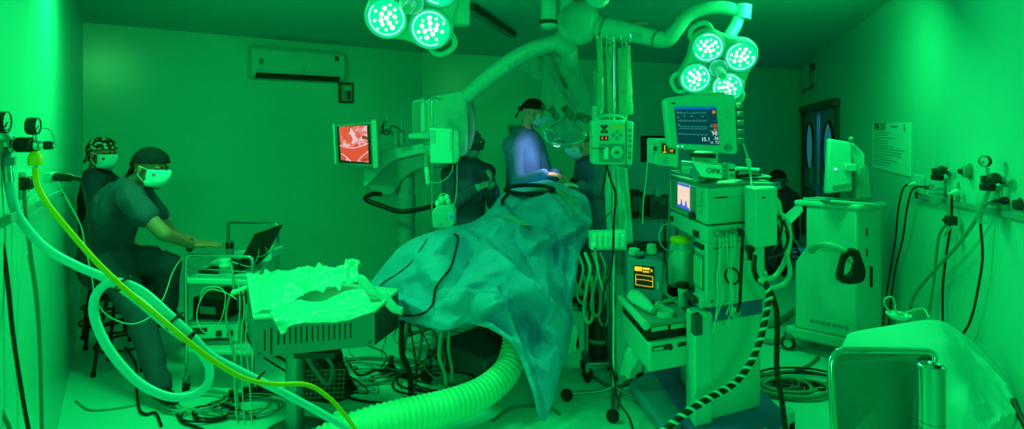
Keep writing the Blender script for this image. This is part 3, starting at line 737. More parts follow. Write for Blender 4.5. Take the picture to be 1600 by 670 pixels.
cable('phone_cable', [P(90, 284, 2.2), P(104, 310, 2.3), P(126, 352, 2.45), P(133, 385, 2.55), P(143, 430, 2.6), P(150, 468, 2.65), P(170, 494, 2.75), P(205, 506, 2.85), P(235, 494, 2.95), P(256, 464, 3.1), P(270, 425, 3.4), P(284, 404, 3.64), P(300, 400, 3.72)], .0028, 'tube_pale', 'thin pale cable sagging from the wall adaptor across to the laptop trolley')
cable('power_cable', [P(-8, 350, 1.74), P(4, 385, 1.74), P(12, 440, 1.75), P(20, 520, 1.76), P(32, 600, 1.78), P(45, 672, 1.8), P(60, 720, 1.82)], .0058, 'black', 'thick black cord hanging down the left wall at its near end')
cable('power_cable', [P(-10, 620, 1.72), P(4, 645, 1.73), P(16, 672, 1.74), P(22, 700, 1.75)], .006, 'tube_grey', 'short grey cord at the foot of the left wall below the black cord')
cable('wall_tube', [P(44, 398, 1.98), P(52, 440, 2.0), P(60, 520, 2.0), P(63, 600, 2.02), P(66, 700, 2.04)], .004, 'hose_green', 'thin green tube hanging down the left wall beside the black cord')
# ================================================================ laptop trolley
FL, FR, RR, RL = (V((X(291, 3.7), 3.7, 0)), V((X(395, 3.65), 3.65, 0)), V((X(434, 4.5), 4.5, 0)), V((X(357, 4.55), 4.55, 0)))
cen = (FL + FR + RR + RL) / 4
t = thing('trolley', 'chrome tube trolley carrying the laptop beside the bending man', 'trolley', cen)
zs = .735
plan = [FL, FR, RR, RL]
def inset(k): return [(cen.x + (p.x - cen.x) * k, cen.y + (p.y - cen.y) * k) for p in plan]
MB().prism(inset(1.), zs - .035, zs).build('top_shelf', 'cream', t, bevel=.006)
MB().prism(inset(.98), .25, .275).build('lower_shelf', 'cream', t, bevel=.006)
def bow(a, b, zr, par=t):
    up = V((0, 0, 1)); d = (b - a)
    return MB().tube([a + up * .10, a + up * .5, a + up * (zr - .05), a + up * (zr - .012) + d * .03, a + up * zr + d * .09, a + up * zr + d * .5, b + up * zr - d * .09, b + up * (zr - .012) - d * .03, b + up * (zr - .05), b + up * .5, b + up * .10], .011, 12, 4).build('end_frame', 'chrome', par)
bow(FL, FR, .885); bow(RL, RR, .955)
for a, b in ((FL, RL), (FR, RR)): MB().tube([a + V((0, 0, .80)), b + V((0, 0, .80))], .005, 8).build('side_rail', 'chrome', t)
MB().tube([FL + V((0, 0, .80)), FR + V((0, 0, .79))], .005, 8).build('front_rail', 'chrome', t)
for p in plan:
    w_ = MB().lathe([(.012, -.012), (.042, -.011), (.045, 0), (.042, .011), (.012, .012)], p + V((0, 0, .045)), (1, .2, 0), 20).build('caster', 'black_rubber', t)
    MB().box(p + V((0, 0, .08)), (.03, .05, .05)).build('fork', 'steel', w_, bevel=.004)
# laptop: keyboard towards the man, screen leaning back to the right
h = P(387, 393, 3.95); h.z = zs + .021
t = thing('laptop', 'open black laptop on the trolley with its screen leaning right', 'laptop', h)
u = V((.10, 1, 0)).normalized(); l = V((-1, .10, 0)); wdt = .36
b0 = h - u * wdt * .45
MB().poly([b0, b0 + u * wdt, b0 + u * wdt + l * .25, b0 + l * .25], (0, 0, -.016)).build('base', 'black', t, bevel=.004)
kb = MB()
MB().poly([b0 + u * .03 + l * .04 + V((0, 0, .002)), b0 + u * (wdt - .03) + l * .04 + V((0, 0, .002)), b0 + u * (wdt - .03) + l * .15 + V((0, 0, .002)), b0 + u * .03 + l * .15 + V((0, 0, .002))], (0, 0, -.002)).build('keyboard', 'dark', t)
MB().poly([b0 + u * .13 + l * .17 + V((0, 0, .0015)), b0 + u * .23 + l * .17 + V((0, 0, .0015)), b0 + u * .23 + l * .235 + V((0, 0, .0015)), b0 + u * .13 + l * .235 + V((0, 0, .0015))], (0, 0, -.002)).build('touchpad', 'grey', t)
top = P(418, 336, 3.95); sv = (top - P(387, 393, 3.95)); nn = u.cross(sv).normalized(); nn = nn if nn.x < 0 else -nn
ld = MB().poly([b0, b0 + u * wdt, b0 + u * wdt + sv, b0 + sv], -nn * .009).build('lid', 'black', t, bevel=.003)
MB().poly([b0 + u * .015 + sv * .07 + nn * .0012, b0 + u * (wdt - .015) + sv * .07 + nn * .0012, b0 + u * (wdt - .015) + sv * .94 + nn * .0012, b0 + u * .015 + sv * .94 + nn * .0012], -nn * .001).build('screen', 'screen_dark', ld)
c = P(359, 388, 4.2); c.z = zs
t = thing('drink_can', 'dark drink can standing behind the laptop keyboard', 'can', c)
MB().lathe([(.024, 0), (.028, .006), (.028, .125), (.022, .138), (0, .138)], c, (0, 0, 1), 24).build('can', 'black', t)
MB().lathe([(.0285, .05), (.0285, .09)], c, (0, 0, 1), 24).build('label', 'tube_grey', t); MB().lathe([(.023, .136), (.023, .141), (.019, .141)], c, (0, 0, 1), 24).build('rim', 'chrome', t)
c = P(352, 432, 3.78); c.z = zs
t = thing('jar', 'small clear jar with white lid at the front of the laptop trolley', 'jar', c)
MB().lathe([(.036, 0), (.038, .006), (.038, .075), (.034, .085), (0, .085)], c, (0, 0, 1), 24).build('body', 'sheet', t); MB().lathe([(.036, .085), (.036, .104), (.03, .108), (0, .108)], c, (0, 0, 1), 24).build('lid', 'white', t)
MB().lathe([(.0385, .02), (.0385, .062)], c, (0, 0, 1), 24).build('label', 'button', t)
c = P(410, 374, 4.4); c.z = zs
t = thing('instrument_tray', 'pale open tray at the far end of the laptop trolley', 'tray', c)
tr = MB(); pl = [(c.x - .13, c.y - .10), (c.x + .12, c.y - .12), (c.x + .14, c.y + .06), (c.x - .11, c.y + .09)]
tr.prism(pl, zs, zs + .012); tr.build('base', 'cream', t, bevel=.003)
MB().tube([V((p[0], p[1], zs + .045)) for p in pl], .008, 8, 1, True).build('rim', 'white', t)
for i in range(4):
    p, q = pl[i], pl[(i + 1) % 4]; MB().prism([(p[0], p[1]), (q[0], q[1]), (q[0] * .98 + c.x * .02, q[1] * .98 + c.y * .02), (p[0] * .98 + c.x * .02, p[1] * .98 + c.y * .02)], zs + .01, zs + .045).build('side', 'cream', t)
cable('charger_cable', [P(352, 405, 3.8), P(372, 412, 3.8), P(392, 416, 3.85), P(402, 404, 3.9), P(404, 390, 3.95), P(398, 382, 4.0), P(388, 384, 4.05), P(392, 398, 4.0), P(410, 400, 3.98), P(418, 392, 4.0), P(412, 384, 4.05)], .0035, 'tube_pale', 'pale charger cable curled on the trolley beside the laptop')
cable('suction_tube', [P(361, 412, 3.62), P(364, 432, 3.6), P(365, 452, 3.6), P(358, 466, 3.6), P(353, 492, 3.6), P(358, 520, 3.58), P(366, 560, 3.55), P(370, 612, 3.5), P(372, 640, 3.46)], .008, 'hose_green', 'green suction tube hanging down the front of the laptop trolley', 'tube')
# things on the lower shelf
zl = .275
def bx(name, label, cat, px, y, d, ang, m, z, parts=(), group=None, bevel=.006):
    c = V((X(px, y), y, z)); t = thing(name, label, cat, c, group); R = rz(ang)
    MB().box(c + V((0, 0, d[2] / 2)), d, R).build('casing', m, t, bevel=bevel)
    for nm, off, dd, mm in parts: MB().box(c + R @ V(off), dd, R).build(nm, mm, t, bevel=.002)
    return t
bx('electrosurgical_unit', 'pale electrosurgical unit on the lower shelf of the laptop trolley', 'medical device', 352, 3.98, (.36, .40, .15), .1, 'panel', zl,
   [('front_panel', (0, -.203, .08), (.32, .008, .11), 'cream'), ('display', (-.08, -.209, .10), (.09, .006, .04), 'dark'), ('dial', (.04, -.212, .08), (.035, .016, .035), 'dark'), ('dial', (.11, -.212, .08), (.035, .016, .035), 'dark'), ('socket_row', (.0, -.211, .04), (.24, .008, .02), 'dark')])
bx('junction_box', 'black cable box standing on the pale unit in the laptop trolley', 'box', 348, 3.98, (.24, .28, .13), -.2, 'black', zl + .15, [('lid', (0, 0, .134), (.235, .275, .008), 'dark'), ('socket', (0, -.143, .06), (.12, .006, .05), 'grey')])
cable('electrode_cable', [P(312, 470, 3.6), P(318, 452, 3.6), P(338, 448, 3.62), P(352, 460, 3.6), P(345, 500, 3.58), P(322, 520, 3.56), P(308, 500, 3.56), P(312, 472, 3.58), P(330, 452, 3.6), P(372, 470, 3.55), P(388, 520, 3.5)], .0032, 'tube_pale', 'pale electrode cable looped over the front of the laptop trolley')
cable('foot_switch_cable', [P(376, 458, 3.55), P(378, 486, 3.5), P(388, 530, 3.42), P(410, 556, 3.35), P(440, 576, 3.32), P(490, 606, 3.3)], .0055, 'black', 'black cable drooping from the trolley under the vented box')
for i in range(3):
    xx = 372 + i * 7
    cable('monitor_lead', [P(xx, 440 + 6 * i, 3.5), P(xx + 3, 480, 3.46), P(xx - 2, 530, 3.42), P(xx - 6 + 5 * i, 600, 3.36), P(xx + 4 * i, 668, 3.3)], .0035, 'tube_pale', ['pale lead hanging left of the vented box, nearest the trolley', 'pale lead hanging left of the vented box, in the middle', 'pale lead hanging left of the vented box, closest to it'][i], group='leads between trolley and vented box')
c = P(378, 470, 3.5)
t = thing('cable_connector', 'cluster connector with pale plug hanging at the left end of the vented box', 'connector', c)
MB().box(c, (.05, .05, .10)).build('body', 'dark', t, bevel=.008); MB().cap(c + V((-.05, 0, .05)), c + V((.04, 0, .085)), .018, .014).build('plug', 'hose_white', t); MB().cap(c + V((.03, 0, -.10)), c + V((.035, 0, -.03)), .012, .014).build('strain_relief', 'tube_pale', t)
# ================================================================ vented box on a pedestal
q = [(397, 2.88), (585, 3.05), (622, 3.52), (386, 3.42)]
pl = [V((X(a, b), b, 0)) for a, b in q]
zt_f, zt_b, hb = .745, .80, .205
cen = sum(pl, V()) / 4
t = thing('vented_unit', 'grey metal unit with a row of vent slots on a pillar stand', 'medical device', cen)
topv = [pl[0] + V((0, 0, Z(500, 2.88))), pl[1] + V((0, 0, Z(489, 3.05))), pl[2] + V((0, 0, Z(455, 3.52))), pl[3] + V((0, 0, Z(430, 3.42)))]
botv = [pl[0] + V((0, 0, Z(560, 2.88))), pl[1] + V((0, 0, Z(540, 3.05))), pl[2] + V((0, 0, Z(512, 3.52))), pl[3] + V((0, 0, Z(500, 3.42)))]
MB().loft([botv, topv]).build('casing', 'grey', t, bevel=.006)
lift = V((0, 0, .004)); ov = 1.015
MB().loft([[cen + (p - cen) * ov + V((0, 0, p.z - (cen + (p - cen) * ov).z + .001)) for p in topv], [cen + (p - cen) * ov + V((0, 0, p.z - (cen + (p - cen) * ov).z + .016)) for p in topv]]).build('lid', 'cream', t, bevel=.004)
fv = MB(); e0, e1 = botv[0], botv[1]; up = topv[0] - botv[0]; up1 = topv[1] - botv[1]
def front(s, v, off=.002): a = e0.lerp(e1, s) + up.lerp(up1, s) * v; return a + V((0, -off, 0))
slots = [(.08, .18, .72, .010), (.13, .06, .78, .014)] + [(.19 + i * .046, .30, .74, .010) for i in range(14)]
for s, v0, v1, w_ in slots:
    a, b, c2, d = front(s, v0), front(s + w_, v0), front(s + w_, v1), front(s, v1); fv.poly([a, b, c2, d], (0, .004, 0))
fv.build('vents', 'ink', t)
for s in (.04, .96): MB().ball(front(s, .12), .006).build('screw', 'dark', t)
dd_ = (botv[2] - botv[1]); so = V((dd_.y, -dd_.x, 0)).normalized() * .004
side = MB().poly([botv[1].lerp(botv[2], a_).lerp(topv[1].lerp(topv[2], a_), b_) + so for a_, b_ in ((.02, .03), (.98, .03), (.98, .95), (.02, .95))], -so * 1.5).build('side_panel', 'dark', t)
pc = V((X(461, 3.2), 3.2, 0))
MB().lathe([(.05, .04), (.05, Z(548, 3.2))], pc, (0, 0, 1), 24).build('pillar', 'dull_steel', t)
MB().lathe([(.17, 0), (.17, .015), (.10, .035), (.05, .045)], pc, (0, 0, 1), 28).build('foot_plate', 'dull_steel', t)
MB().box(V((cen.x, cen.y, Z(548, 3.2) + .005)), (.22, .2, .03)).build('mount', 'dark', t)
# crumpled plastic on it
def crumple(name, corners, amp, nu, nv, m, label, cat, seed, scale=5., lump=None, thick=.0015, group=None):
    g = []
    a, b, c, d = [V(p) for p in corners]
    for i in range(nu + 1):
        r = []
        for j in range(nv + 1):
            s, v = j / nv, i / nu
            p = (a * (1 - s) + b * s) * (1 - v) + (d * (1 - s) + c * s) * v
            e = 1.
            k = V((p.x * scale + seed, p.y * scale, p.z * scale + seed * 2))
            h = abs(NZ.noise(k)) + .5 * abs(NZ.noise(k * 2.3 + V((3, 1, 0)))) + .25 * NZ.noise(k * 5)
            ex = NZ.noise_vector(k * .9) * amp * .5
            off = V((ex.x, ex.y, h * amp * 1.3))
            if lump: off.z += lump(s, v)
            r.append(p + off)
        g.append(r)
    return tag(MB().sheet(g).build(name, m, sharp=60, solid=thick), label, cat, group)
def on(px, py, y): return P(px, py, y)
crumple('plastic_cover', [P(396, 497, 2.9), P(470, 470, 3.05), P(520, 420, 3.4), P(415, 425, 3.4)], .030, 40, 46, 'plastic_film', 'crumpled white plastic cover heaped on the left of the vented unit', 'plastic cover', 3., 7., lambda s, v: .05 * math.sin(PI * s) * math.sin(PI * v))
crumple('plastic_wrap', [P(460, 462, 3.12), P(560, 452, 3.15), P(563, 425, 3.4), P(470, 425, 3.4)], .034, 36, 46, 'plastic_film', 'knotted white plastic wrap at the back right of the vented unit', 'plastic wrap', 8., 9., lambda s, v: .055 * math.sin(PI * v) * (.4 + .6 * math.sin(PI * s)) + .03 * (s > .75))
g = []
for i in range(31):
    v = i / 30; r = []
    for j in range(46):
        s = j / 45
        tp = P(418 + s * 152, 478 - s * 22 - 6 * math.sin(s * 9), 3.06 + .08 * s); md = P(424 + s * 160, 500 - s * 14, 2.868 + .165 * s); bt = P(440 + s * 148, 519 - s * 30 - 5 * math.sin(s * 7) + 6 * (s < .06), 2.83 + .165 * s)
        md.z += .022
        p = tp.lerp(md, v * 2) if v < .5 else md.lerp(bt, v * 2 - 1)
        k = p * 9 + V((5, 0, 2)); p += V((0, -.012, .014)) * (abs(NZ.noise(k)) + .6 * abs(NZ.noise(k * 2.4))) * 1.6
        r.append(p)
    g.append(r)
tag(MB().sheet(g).build('plastic_bag', 'plastic_film', solid=.0012, sharp=60), 'clear flat plastic bag hanging over the front edge of the vented unit', 'plastic bag')
g = []
for i in range(24):
    s = i / 23; c = P(553 + 76 * s, 440 + 56 * s, 3.18 + .12 * s); r = []
    for j in range(6): r.append(c + V((.0, .05, .045)) * (j / 5 - .5) + V((0, 0, .03 + .012 * math.sin(s * 14 + j))))
    g.append(r)
tag(MB().sheet(g).build('plastic_strip', 'sheet', solid=.002), 'white folded plastic strip trailing from the vented unit to the drape', 'plastic strip')
# black holdall behind the pillar
t = thing('holdall', 'black mesh holdall on the floor behind the pillar of the vented unit', 'bag', G(505, 645))
mb = MB(); y = 3.72
mb.cap(P(480, 570, y), P(510, 560, y), .10, .09); mb.cap(P(485, 615, y), P(525, 612, y - .05), .11, .10); mb.cap(P(500, 560, y), P(545, 622, y), .08, .07); mb.ball(P(505, 600, y), (.17, .12, .20))
flesh('bag_body', mb, 'black', t, .012, 4, fold=.03, fscale=10)
mb = MB(); p0 = V((X(500, 3.56), 3.57, .06))
for i in range(9):
    mb.tube([p0 + V((-.08 + i * .028, -.03, -.02)), p0 + V((-.08 + i * .028 + .01, -.02, .15))], .0025, 5)
for i in range(7): mb.tube([p0 + V((-.09, -.03, -.02 + i * .028)), p0 + V((.16, -.02, -.015 + i * .028))], .0025, 5)
mb.build('mesh_pocket', 'hose_green', t)
MB().tube([P(478, 556, 3.62), P(492, 578, 3.54), P(512, 600, 3.52), P(520, 575, 3.56), P(508, 556, 3.64)], .012, 8, 5).build('strap', 'grey', t)
# white corrugated air hose
pts = catmull([P(806, 520, 3.58), P(803, 548, 3.52), P(790, 582, 3.42), P(752, 614, 3.28), P(700, 634, 3.14), P(640, 649, 3.02), P(585, 663, 2.93), P(535, 682, 2.87), P(490, 705, 2.84)], 26)
t = thing('warm_air_hose', 'fat white corrugated hose curving from the drape to the front', 'hose', (pts[-1].x, pts[-1].y, 0))
dist = 0; rr = []
for i, p in enumerate(pts):
    if i: dist += (p - pts[i - 1]).length
    k = i / len(pts); rr.append((.076 + .018 * k) + (.0022 + .0055 * max(0, k - .55)) * math.sin(dist * 2 * PI / .030))
dense = []; dr = []
mb = MB(); L = [0]
for i in range(1, len(pts)): L.append(L[-1] + (pts[i] - pts[i - 1]).length)
n = int(L[-1] / .0055); j = 0
for q in range(n):
    d = L[-1] * q / n
    while L[j + 1] < d: j += 1
    f_ = (d - L[j]) / (L[j + 1] - L[j]); p = pts[j].lerp(pts[j + 1], f_); k = d / L[-1]
    dense.append(p); dr.append(.080 + .014 * k + (.0022 + .006 * max(0, k - .5)) * math.sin(d * 2 * PI / .031))
MB().tube(dense, dr, 32).build('corrugated_tube', 'hose_white', t, sharp=180)
y = 2.9
t = thing('hose_connector', 'white cone connector on the floor at the front end of the corrugated hose', 'connector', P(528, 690, y))
MB().lathe([(.055, 0), (.05, .05), (.03, .17), (.026, .22), (.02, .225)], P(545, 712, y), (-.28, .1, 1), 24).build('cone', 'hose_white', t); MB().lathe([(.057, 0), (.057, .012)], P(543, 704, y), (-.28, .1, 1), 24).build('rim', 'white', t)
# ================================================================ operating table and the draped patient
from mathutils.bvhtree import BVHTree
cols = [   # foot (near left) to head (far right): near hem ... crest ... far hem
 [(566, 474, 3.76), (570, 464, 3.78), (575, 452, 3.84), (582, 441, 3.92), (592, 470, 4.15), (604, 520, 4.3)],
 [(618, 497, 3.68), (612, 462, 3.70), (618, 425, 3.74), (630, 384, 3.90), (648, 410, 4.35), (655, 480, 4.5)],
 [(690, 517, 3.38), (690, 466, 3.40), (688, 412, 3.50), (690, 361, 3.86), (702, 372, 4.60), (706, 450, 4.75)],
 [(738, 506, 3.38), (742, 460, 3.42), (745, 404, 3.62), (742, 352, 4.05), (752, 350, 4.75), (752, 420, 5.0)],
 [(800, 552, 3.34), (798, 468, 3.44), (798, 392, 3.74), (796, 330, 4.40), (792, 301, 4.92), (786, 380, 5.02)],
 [(845, 657, 3.25), (846, 545, 3.36), (846, 425, 3.66), (846, 345, 4.25), (848, 284, 4.95), (842, 370, 5.04)],
 [(874, 582, 3.40), (880, 500, 3.50), (884, 405, 3.80), (884, 335, 4.35), (884, 291, 4.92), (882, 370, 5.04)],
 [(893, 520, 3.58), (896, 440, 3.72), (902, 386, 4.00), (906, 340, 4.40), (908, 301, 4.85), (912, 370, 5.1)],
 [(896, 415, 3.95), (904, 398, 4.05), (914, 376, 4.20), (922, 346, 4.45), (921, 322, 4.70), (926, 380, 4.95)]]
ctrl = [[P(*p) for p in c] for c in cols]
rows = [catmull(c, 22) for c in ctrl]
nr = len(rows[0]); surf = []
for j in range(nr): surf.append(catmull([rows[i][j] for i in range(len(rows))], 18))
folds = [((752, 378), (706, 452), -.030, 17), ((756, 380), (868, 492), .040, 13), ((712, 455), (785, 472), .034, 13), ((740, 498), (788, 474), .030, 11), ((786, 474), (842, 648), .045, 16),
 ((812, 440), (868, 484), .034, 10), ((765, 345), (822, 360), .030, 9), ((850, 388), (918, 352), .040, 9), ((884, 362), (892, 490), -.034, 13), ((812, 484), (866, 545), -.030, 12),
 ((604, 462), (678, 494), .018, 14), ((752, 500), (802, 545), .034, 11), ((800, 365), (846, 440), -.022, 10), ((824, 395), (862, 372), .030, 8), ((868, 345), (872, 410), -.024, 8), ((640, 400), (672, 470), -.014, 16), ((850, 300), (890, 345), .018, 8), ((700, 370), (640, 430), .014, 18), ((770, 300), (800, 345), .02, 10), ((850, 470), (838, 560), -.022, 12)]
def proj(p): return CX + F * p.x / p.y, HY - F * (p.z - HZ) / p.y
def fold_amt(px, py):
    s = 0
    for (x0, y0), (x1, y1), a, w in folds:
        dx, dy = x1 - x0, y1 - y0; L2 = dx * dx + dy * dy; t = ((px - x0) * dx + (py - y0) * dy) / L2
        tt = min(1, max(0, t)); d = math.hypot(px - x0 - dx * tt, py - y0 - dy * tt)
        sd = dx * (py - y0) - dy * (px - x0)
        right = (sd < 0) == (dy > 0)                 # the right-hand flank of a fold is the steep one
        ww = w * (.75 if right else 2.6)
        if d < ww: s += a * (1 - d / ww) * (1 if 0 <= t <= 1 else .7) * min(1, .35 + 3 * min(tt, 1 - tt))
    return s
g = []
for r in surf:
    q = []
    for p in r:
        px, py = proj(p); a = fold_amt(px, py)
        a += .010 * NZ.noise(p * 5) + .006 * (1 - 2 * abs(NZ.noise(p * 9 + V((4, 4, 4)))))
        a *= 3.2; a += .020 * max(-.5, 1 - 3.0 * abs(NZ.noise(p * 2.6 + V((1.3, 7.7, 2.1))))) ; q.append(p + V((.15 * a, -1.0 * a, .45 * a)))
    g.append(q)
dmb = MB().sheet(g)
bvh = BVHTree.FromBMesh(dmb.bm)
tag(dmb.build('surgical_drape', 'drape', sharp=24, solid=.003), 'large blue green surgical drape over the patient, pointed corner reaching the floor', 'drape')
def onto(px, py, off=.008):
    d = V(((px - CX) / F, 1, (HY - py) / F)).normalized(); h = bvh.ray_cast(V((0, 0, HZ)), d)[0]
    return (h if h else P(px, py, 3.6)) - d * off
# operating table under it
tc = V((.05, 4.55, 0))
t = thing('operating_table', 'dark operating table with wheeled base under the drape', 'operating table', tc)
ax_t = (P(880, 320, 4.85) - P(660, 470, 3.75)); ax_t.z = 0; ax_t.normalize(); sd = V((ax_t.y, -ax_t.x, 0))
a, b = V((-.38, 3.75, .72)), V((.36, 4.85, .90))
MB().poly([a - sd * .22, a + sd * .22, b + sd * .20, b - sd * .20], (0, 0, -.07)).build('table_top', 'black', t, bevel=.01)
MB().poly([a - sd * .20 + V((0, 0, -.08)), a + sd * .20 + V((0, 0, -.08)), b + sd * .19 + V((0, 0, -.08)), b - sd * .19 + V((0, 0, -.08))], (0, 0, -.05)).build('side_frame', 'dull_steel', t, bevel=.006)
m_ = (a + b) / 2
MB().prism([(m_.x - .16, m_.y - .16), (m_.x + .16, m_.y - .16), (m_.x + .16, m_.y + .16), (m_.x - .16, m_.y + .16)], .16, .74).build('column', 'dark', t, bevel=.02)
bp = [m_ - ax_t * .55 - sd * .27, m_ - ax_t * .55 + sd * .27, m_ + ax_t * .45 + sd * .27, m_ + ax_t * .45 - sd * .27]
MB().prism([(p.x, p.y) for p in bp], .07, .19, .93).build('base', 'dark_teal', t, bevel=.02)
for p in bp:
    w_ = MB().lathe([(.01, -.016), (.05, -.015), (.055, 0), (.05, .015), (.01, .016)], V((p.x, p.y, .055)), (1, .1, 0), 20).build('caster', 'black_rubber', t); MB().box(V((p.x, p.y, .10)), (.04, .06, .05)).build('fork', 'dull_steel', w_, bevel=.005)
# frame bar with caster seen under the left of the drape
t = thing('wheeled_frame', 'grey wheeled frame low under the left side of the drape', 'frame', P(640, 590, 3.95))
for py in (560, 576): MB().tube([P(603, py, 4.0), P(672, py + 8, 3.85)], .016 if py < 570 else .012, 10).build('crossbar', 'grey', t)
for px, yy in ((612, 3.98), (668, 3.88)):
    w_ = MB().lathe([(.01, -.014), (.042, -.013), (.046, 0), (.042, .013), (.01, .014)], V((X(px, yy), yy - .04, .046)), (.5, 1, 0), 20).build('caster', 'black_rubber', t); MB().box(V((X(px, yy), yy - .02, .10)), (.03, .04, .06)).build('fork', 'dark', w_, bevel=.004)
for px in (630, 655): MB().tube([P(px - 4, 590, 3.95), P(px, 560, 3.95), P(px + 12, 470, 4.0)], .010, 8).build('upright', 'grey', t)
# cables lying on the drape
def dcable(pts, r, m, label, name='cable'):
    return cable(name, [onto(*p, .006 + r * 1.6) for p in pts], r, m, label, k=8)
dcable([(709, 366), (716, 371), (712, 392), (704, 418), (690, 436), (680, 452), (676, 474), (664, 488), (642, 493), (618, 490), (606, 484)], .0065, 'black', 'black lead snaking down over the middle of the near drape', 'monitor_lead')
dcable([(668, 372), (655, 392), (640, 412), (620, 428), (600, 440), (592, 450), (594, 470), (602, 484)], .003, 'black', 'thin dark lead curving down the left end of the drape', 'monitor_lead')
ring_ = [(787 + 0 * i, 0) for i in range(1)]
cp = []
for i in range(44):
    a = i / 44 * 2 * PI * 2.6; cp.append(P(828 + (37 + 2 * math.sin(a * .4)) * math.cos(a), 296 + 7 * math.sin(a) + .6 * math.sin(a * .5), 4.62 + .03 * math.sin(a) - .06 * (i / 44)))
cp += [P(796, 300, 4.5), P(786, 312, 4.42), P(786, 326, 4.38), P(794, 342, 4.3)]
cable('suction_tube', cp, .014, 'black', 'coiled black tube on the drape in front of the surgeon', 'tube', k=3)
for i, q in enumerate(([(838, 292), (868, 300), (888, 318), (902, 338)], [(850, 288), (880, 298), (900, 318), (912, 334)], [(820, 300), (856, 296), (884, 306), (904, 322)])):
    dcable(q, .008, 'hose_green', ['lowest of the three dark tubes over the head end of the drape', 'highest of the three dark tubes over the head end of the drape', 'middle one of the three dark tubes over the head end of the drape'][i], 'instrument_cable')
pw = [onto(778, 345, .012), onto(800, 352, .012), onto(830, 352, .03), onto(790, 332, .03)]
tag(MB().poly([p for p in pw], (0, .004, .001)).build('paper_sheet', 'sheet'), 'white paper corner sticking up on the middle of the drape', 'paper')
# ================================================================ microscope stand (behind the left of the drape)
y = 5.15
t = thing('surgical_microscope', 'pale surgical microscope stand with arched arm reaching over the patient', 'microscope', V((X(631, y), y, 0)))
MB().lathe([(.30, .06), (.31, .09), (.28, .13), (.10, .18), (.082, .22), (.080, Z(340, y)), (.088, Z(339, y)), (.088, Z(306, y)), (.080, Z(305, y)), (.078, Z(262, y))], (X(631, y), y + .1, 0), (0, 0, 1), 28).build('column', 'panel', t)
for k in range(4):
    a = PI / 4 + k * PI / 2; c = V((X(631, y) + .30 * math.cos(a), y + .1 + .30 * math.sin(a), .04)); MB().lathe([(.01, -.014), (.036, -.013), (.04, 0), (.036, .013), (.01, .014)], c, (1, .2, 0), 18).build('caster', 'black_rubber', t)
MB().ext([(569, 293), (569, 262), (591, 238), (615, 231), (660, 225), (700, 223), (700, 262), (658, 264), (643, 271), (627, 284), (616, 302), (606, 308), (592, 304)], y, .22).build('arch_body', 'panel', t, bevel=.02, seg=3)  # darker tone stands for the shaded lower face of the arch
MB().ext([(568, 293), (568, 261), (590, 237), (615, 230), (660, 224), (700, 222), (700, 237), (658, 240), (619, 249), (597, 264), (580, 284)], y - .035, .06).build('arch_band', 'white', t, bevel=.01)
MB().tube([P(594, 303, y), P(582, 303, y - .1), P(571, 309, y - .15), P(578, 315, y - .18), P(600, 323, y - .2), P(622, 330, y - .2), P(650, 328, y - .18), P(684, 320, y - .1)], .021, 10, 6).build('handle_bar', 'black', t)
# panel and upper arm
yp = 4.92
MB().ext([(643, 157), (690, 147), (722, 140), (729, 146), (731, 200), (730, 236), (726, 244), (716, 246), (668, 244), (660, 220), (643, 212)], yp, .16).build('panel_body', 'cream', t, bevel=.03, seg=3)
MB().ext([(645, 161), (657, 158), (657, 207), (644, 209)], yp - .012, .02).build('recess', 'panel', t)
MB().ext([(638, 209), (672, 205), (672, 218), (638, 217)], yp - .12, .14).build('ledge', 'white', t, bevel=.012)
pts = [P(722, 156, 4.98), P(733, 148, 4.97), P(752, 131, 4.92), P(780, 109, 4.84), P(812, 88, 4.76), P(846, 73, 4.68), P(880, 62, 4.62)]
MB().tube(pts, [.05, .065, .07, .072, .074, .07, .065], 18, 6).build('upper_arm', 'cream', t)
MB().tube([P(724, 150, 4.98), P(732, 170, 5.0), P(735, 200, 5.02), P(728, 232, 5.02)], [.06, .055, .05, .045], 14, 5).build('arm_fairing', 'panel', t)
MB().ball(P(883, 66, 4.63), (.10, .10, .12)).build('knuckle', 'cream', t)
MB().tube([P(885, 62, 4.64), P(890, 88, 4.68), P(891, 102, 4.7)], [.075, .07, .05], 16, 4).build('arm_stub', 'cream', t)
MB().tube([P(848, 78, 4.72), P(862, 104, 4.8), P(884, 142, 4.92), P(900, 165, 5.0)], [.05, .045, .04, .04], 14, 4).build('lower_arm', 'grey', t)
MB().tube([P(852, 74, 4.68), P(866, 98, 4.74), P(886, 138, 4.86)], .016, 8, 4).build('strut', 'dark', t)
# optical head
ym = 4.90
hd = MB(); hd.cap(P(866, 208, ym), P(902, 212, ym), .075, .07); hd.cap(P(893, 178, ym), P(884, 205, ym), .06, .065); hd.ball(P(882, 205, ym), (.13, .10, .09))
flesh('optical_head', hd, 'teal', t, .010, 4)
for a, b in (((902, 180), (921, 188)), ((872, 186), (862, 172)), ((896, 186), (884, 170))):
    e = MB().tube([P(*a, ym - .05), P(*b, ym - .07)], [.030, .034], 16).build('eyepiece', 'black', t); d = (P(*b, ym - .07) - P(*a, ym - .05)).normalized(); MB().lathe([(.036, 0), (.038, .018), (.026, .022), (0, .018)], P(*b, ym - .07), d, 18).build('eyecup', 'black_rubber', e)
MB().lathe([(.055, 0), (.058, .03), (.05, .06), (.04, .065), (0, .062)], P(876, 216, ym), (-.1, 0, -1), 24).build('objective', 'dark', t)
MB().tube([P(851, 205, ym - .1), P(855, 219, ym - .12), P(866, 224, ym - .13), P(884, 225, ym - .13), P(904, 222, ym - .12), P(915, 214, ym - .1), P(912, 206, ym - .09)], .013, 10, 5).build('hand_grip', 'chrome', t)
MB().tube([P(850, 204, ym - .1), P(858, 202, ym - .12), P(866, 208, ym - .12)], .012, 10, 4).build('hand_grip', 'chrome', t)
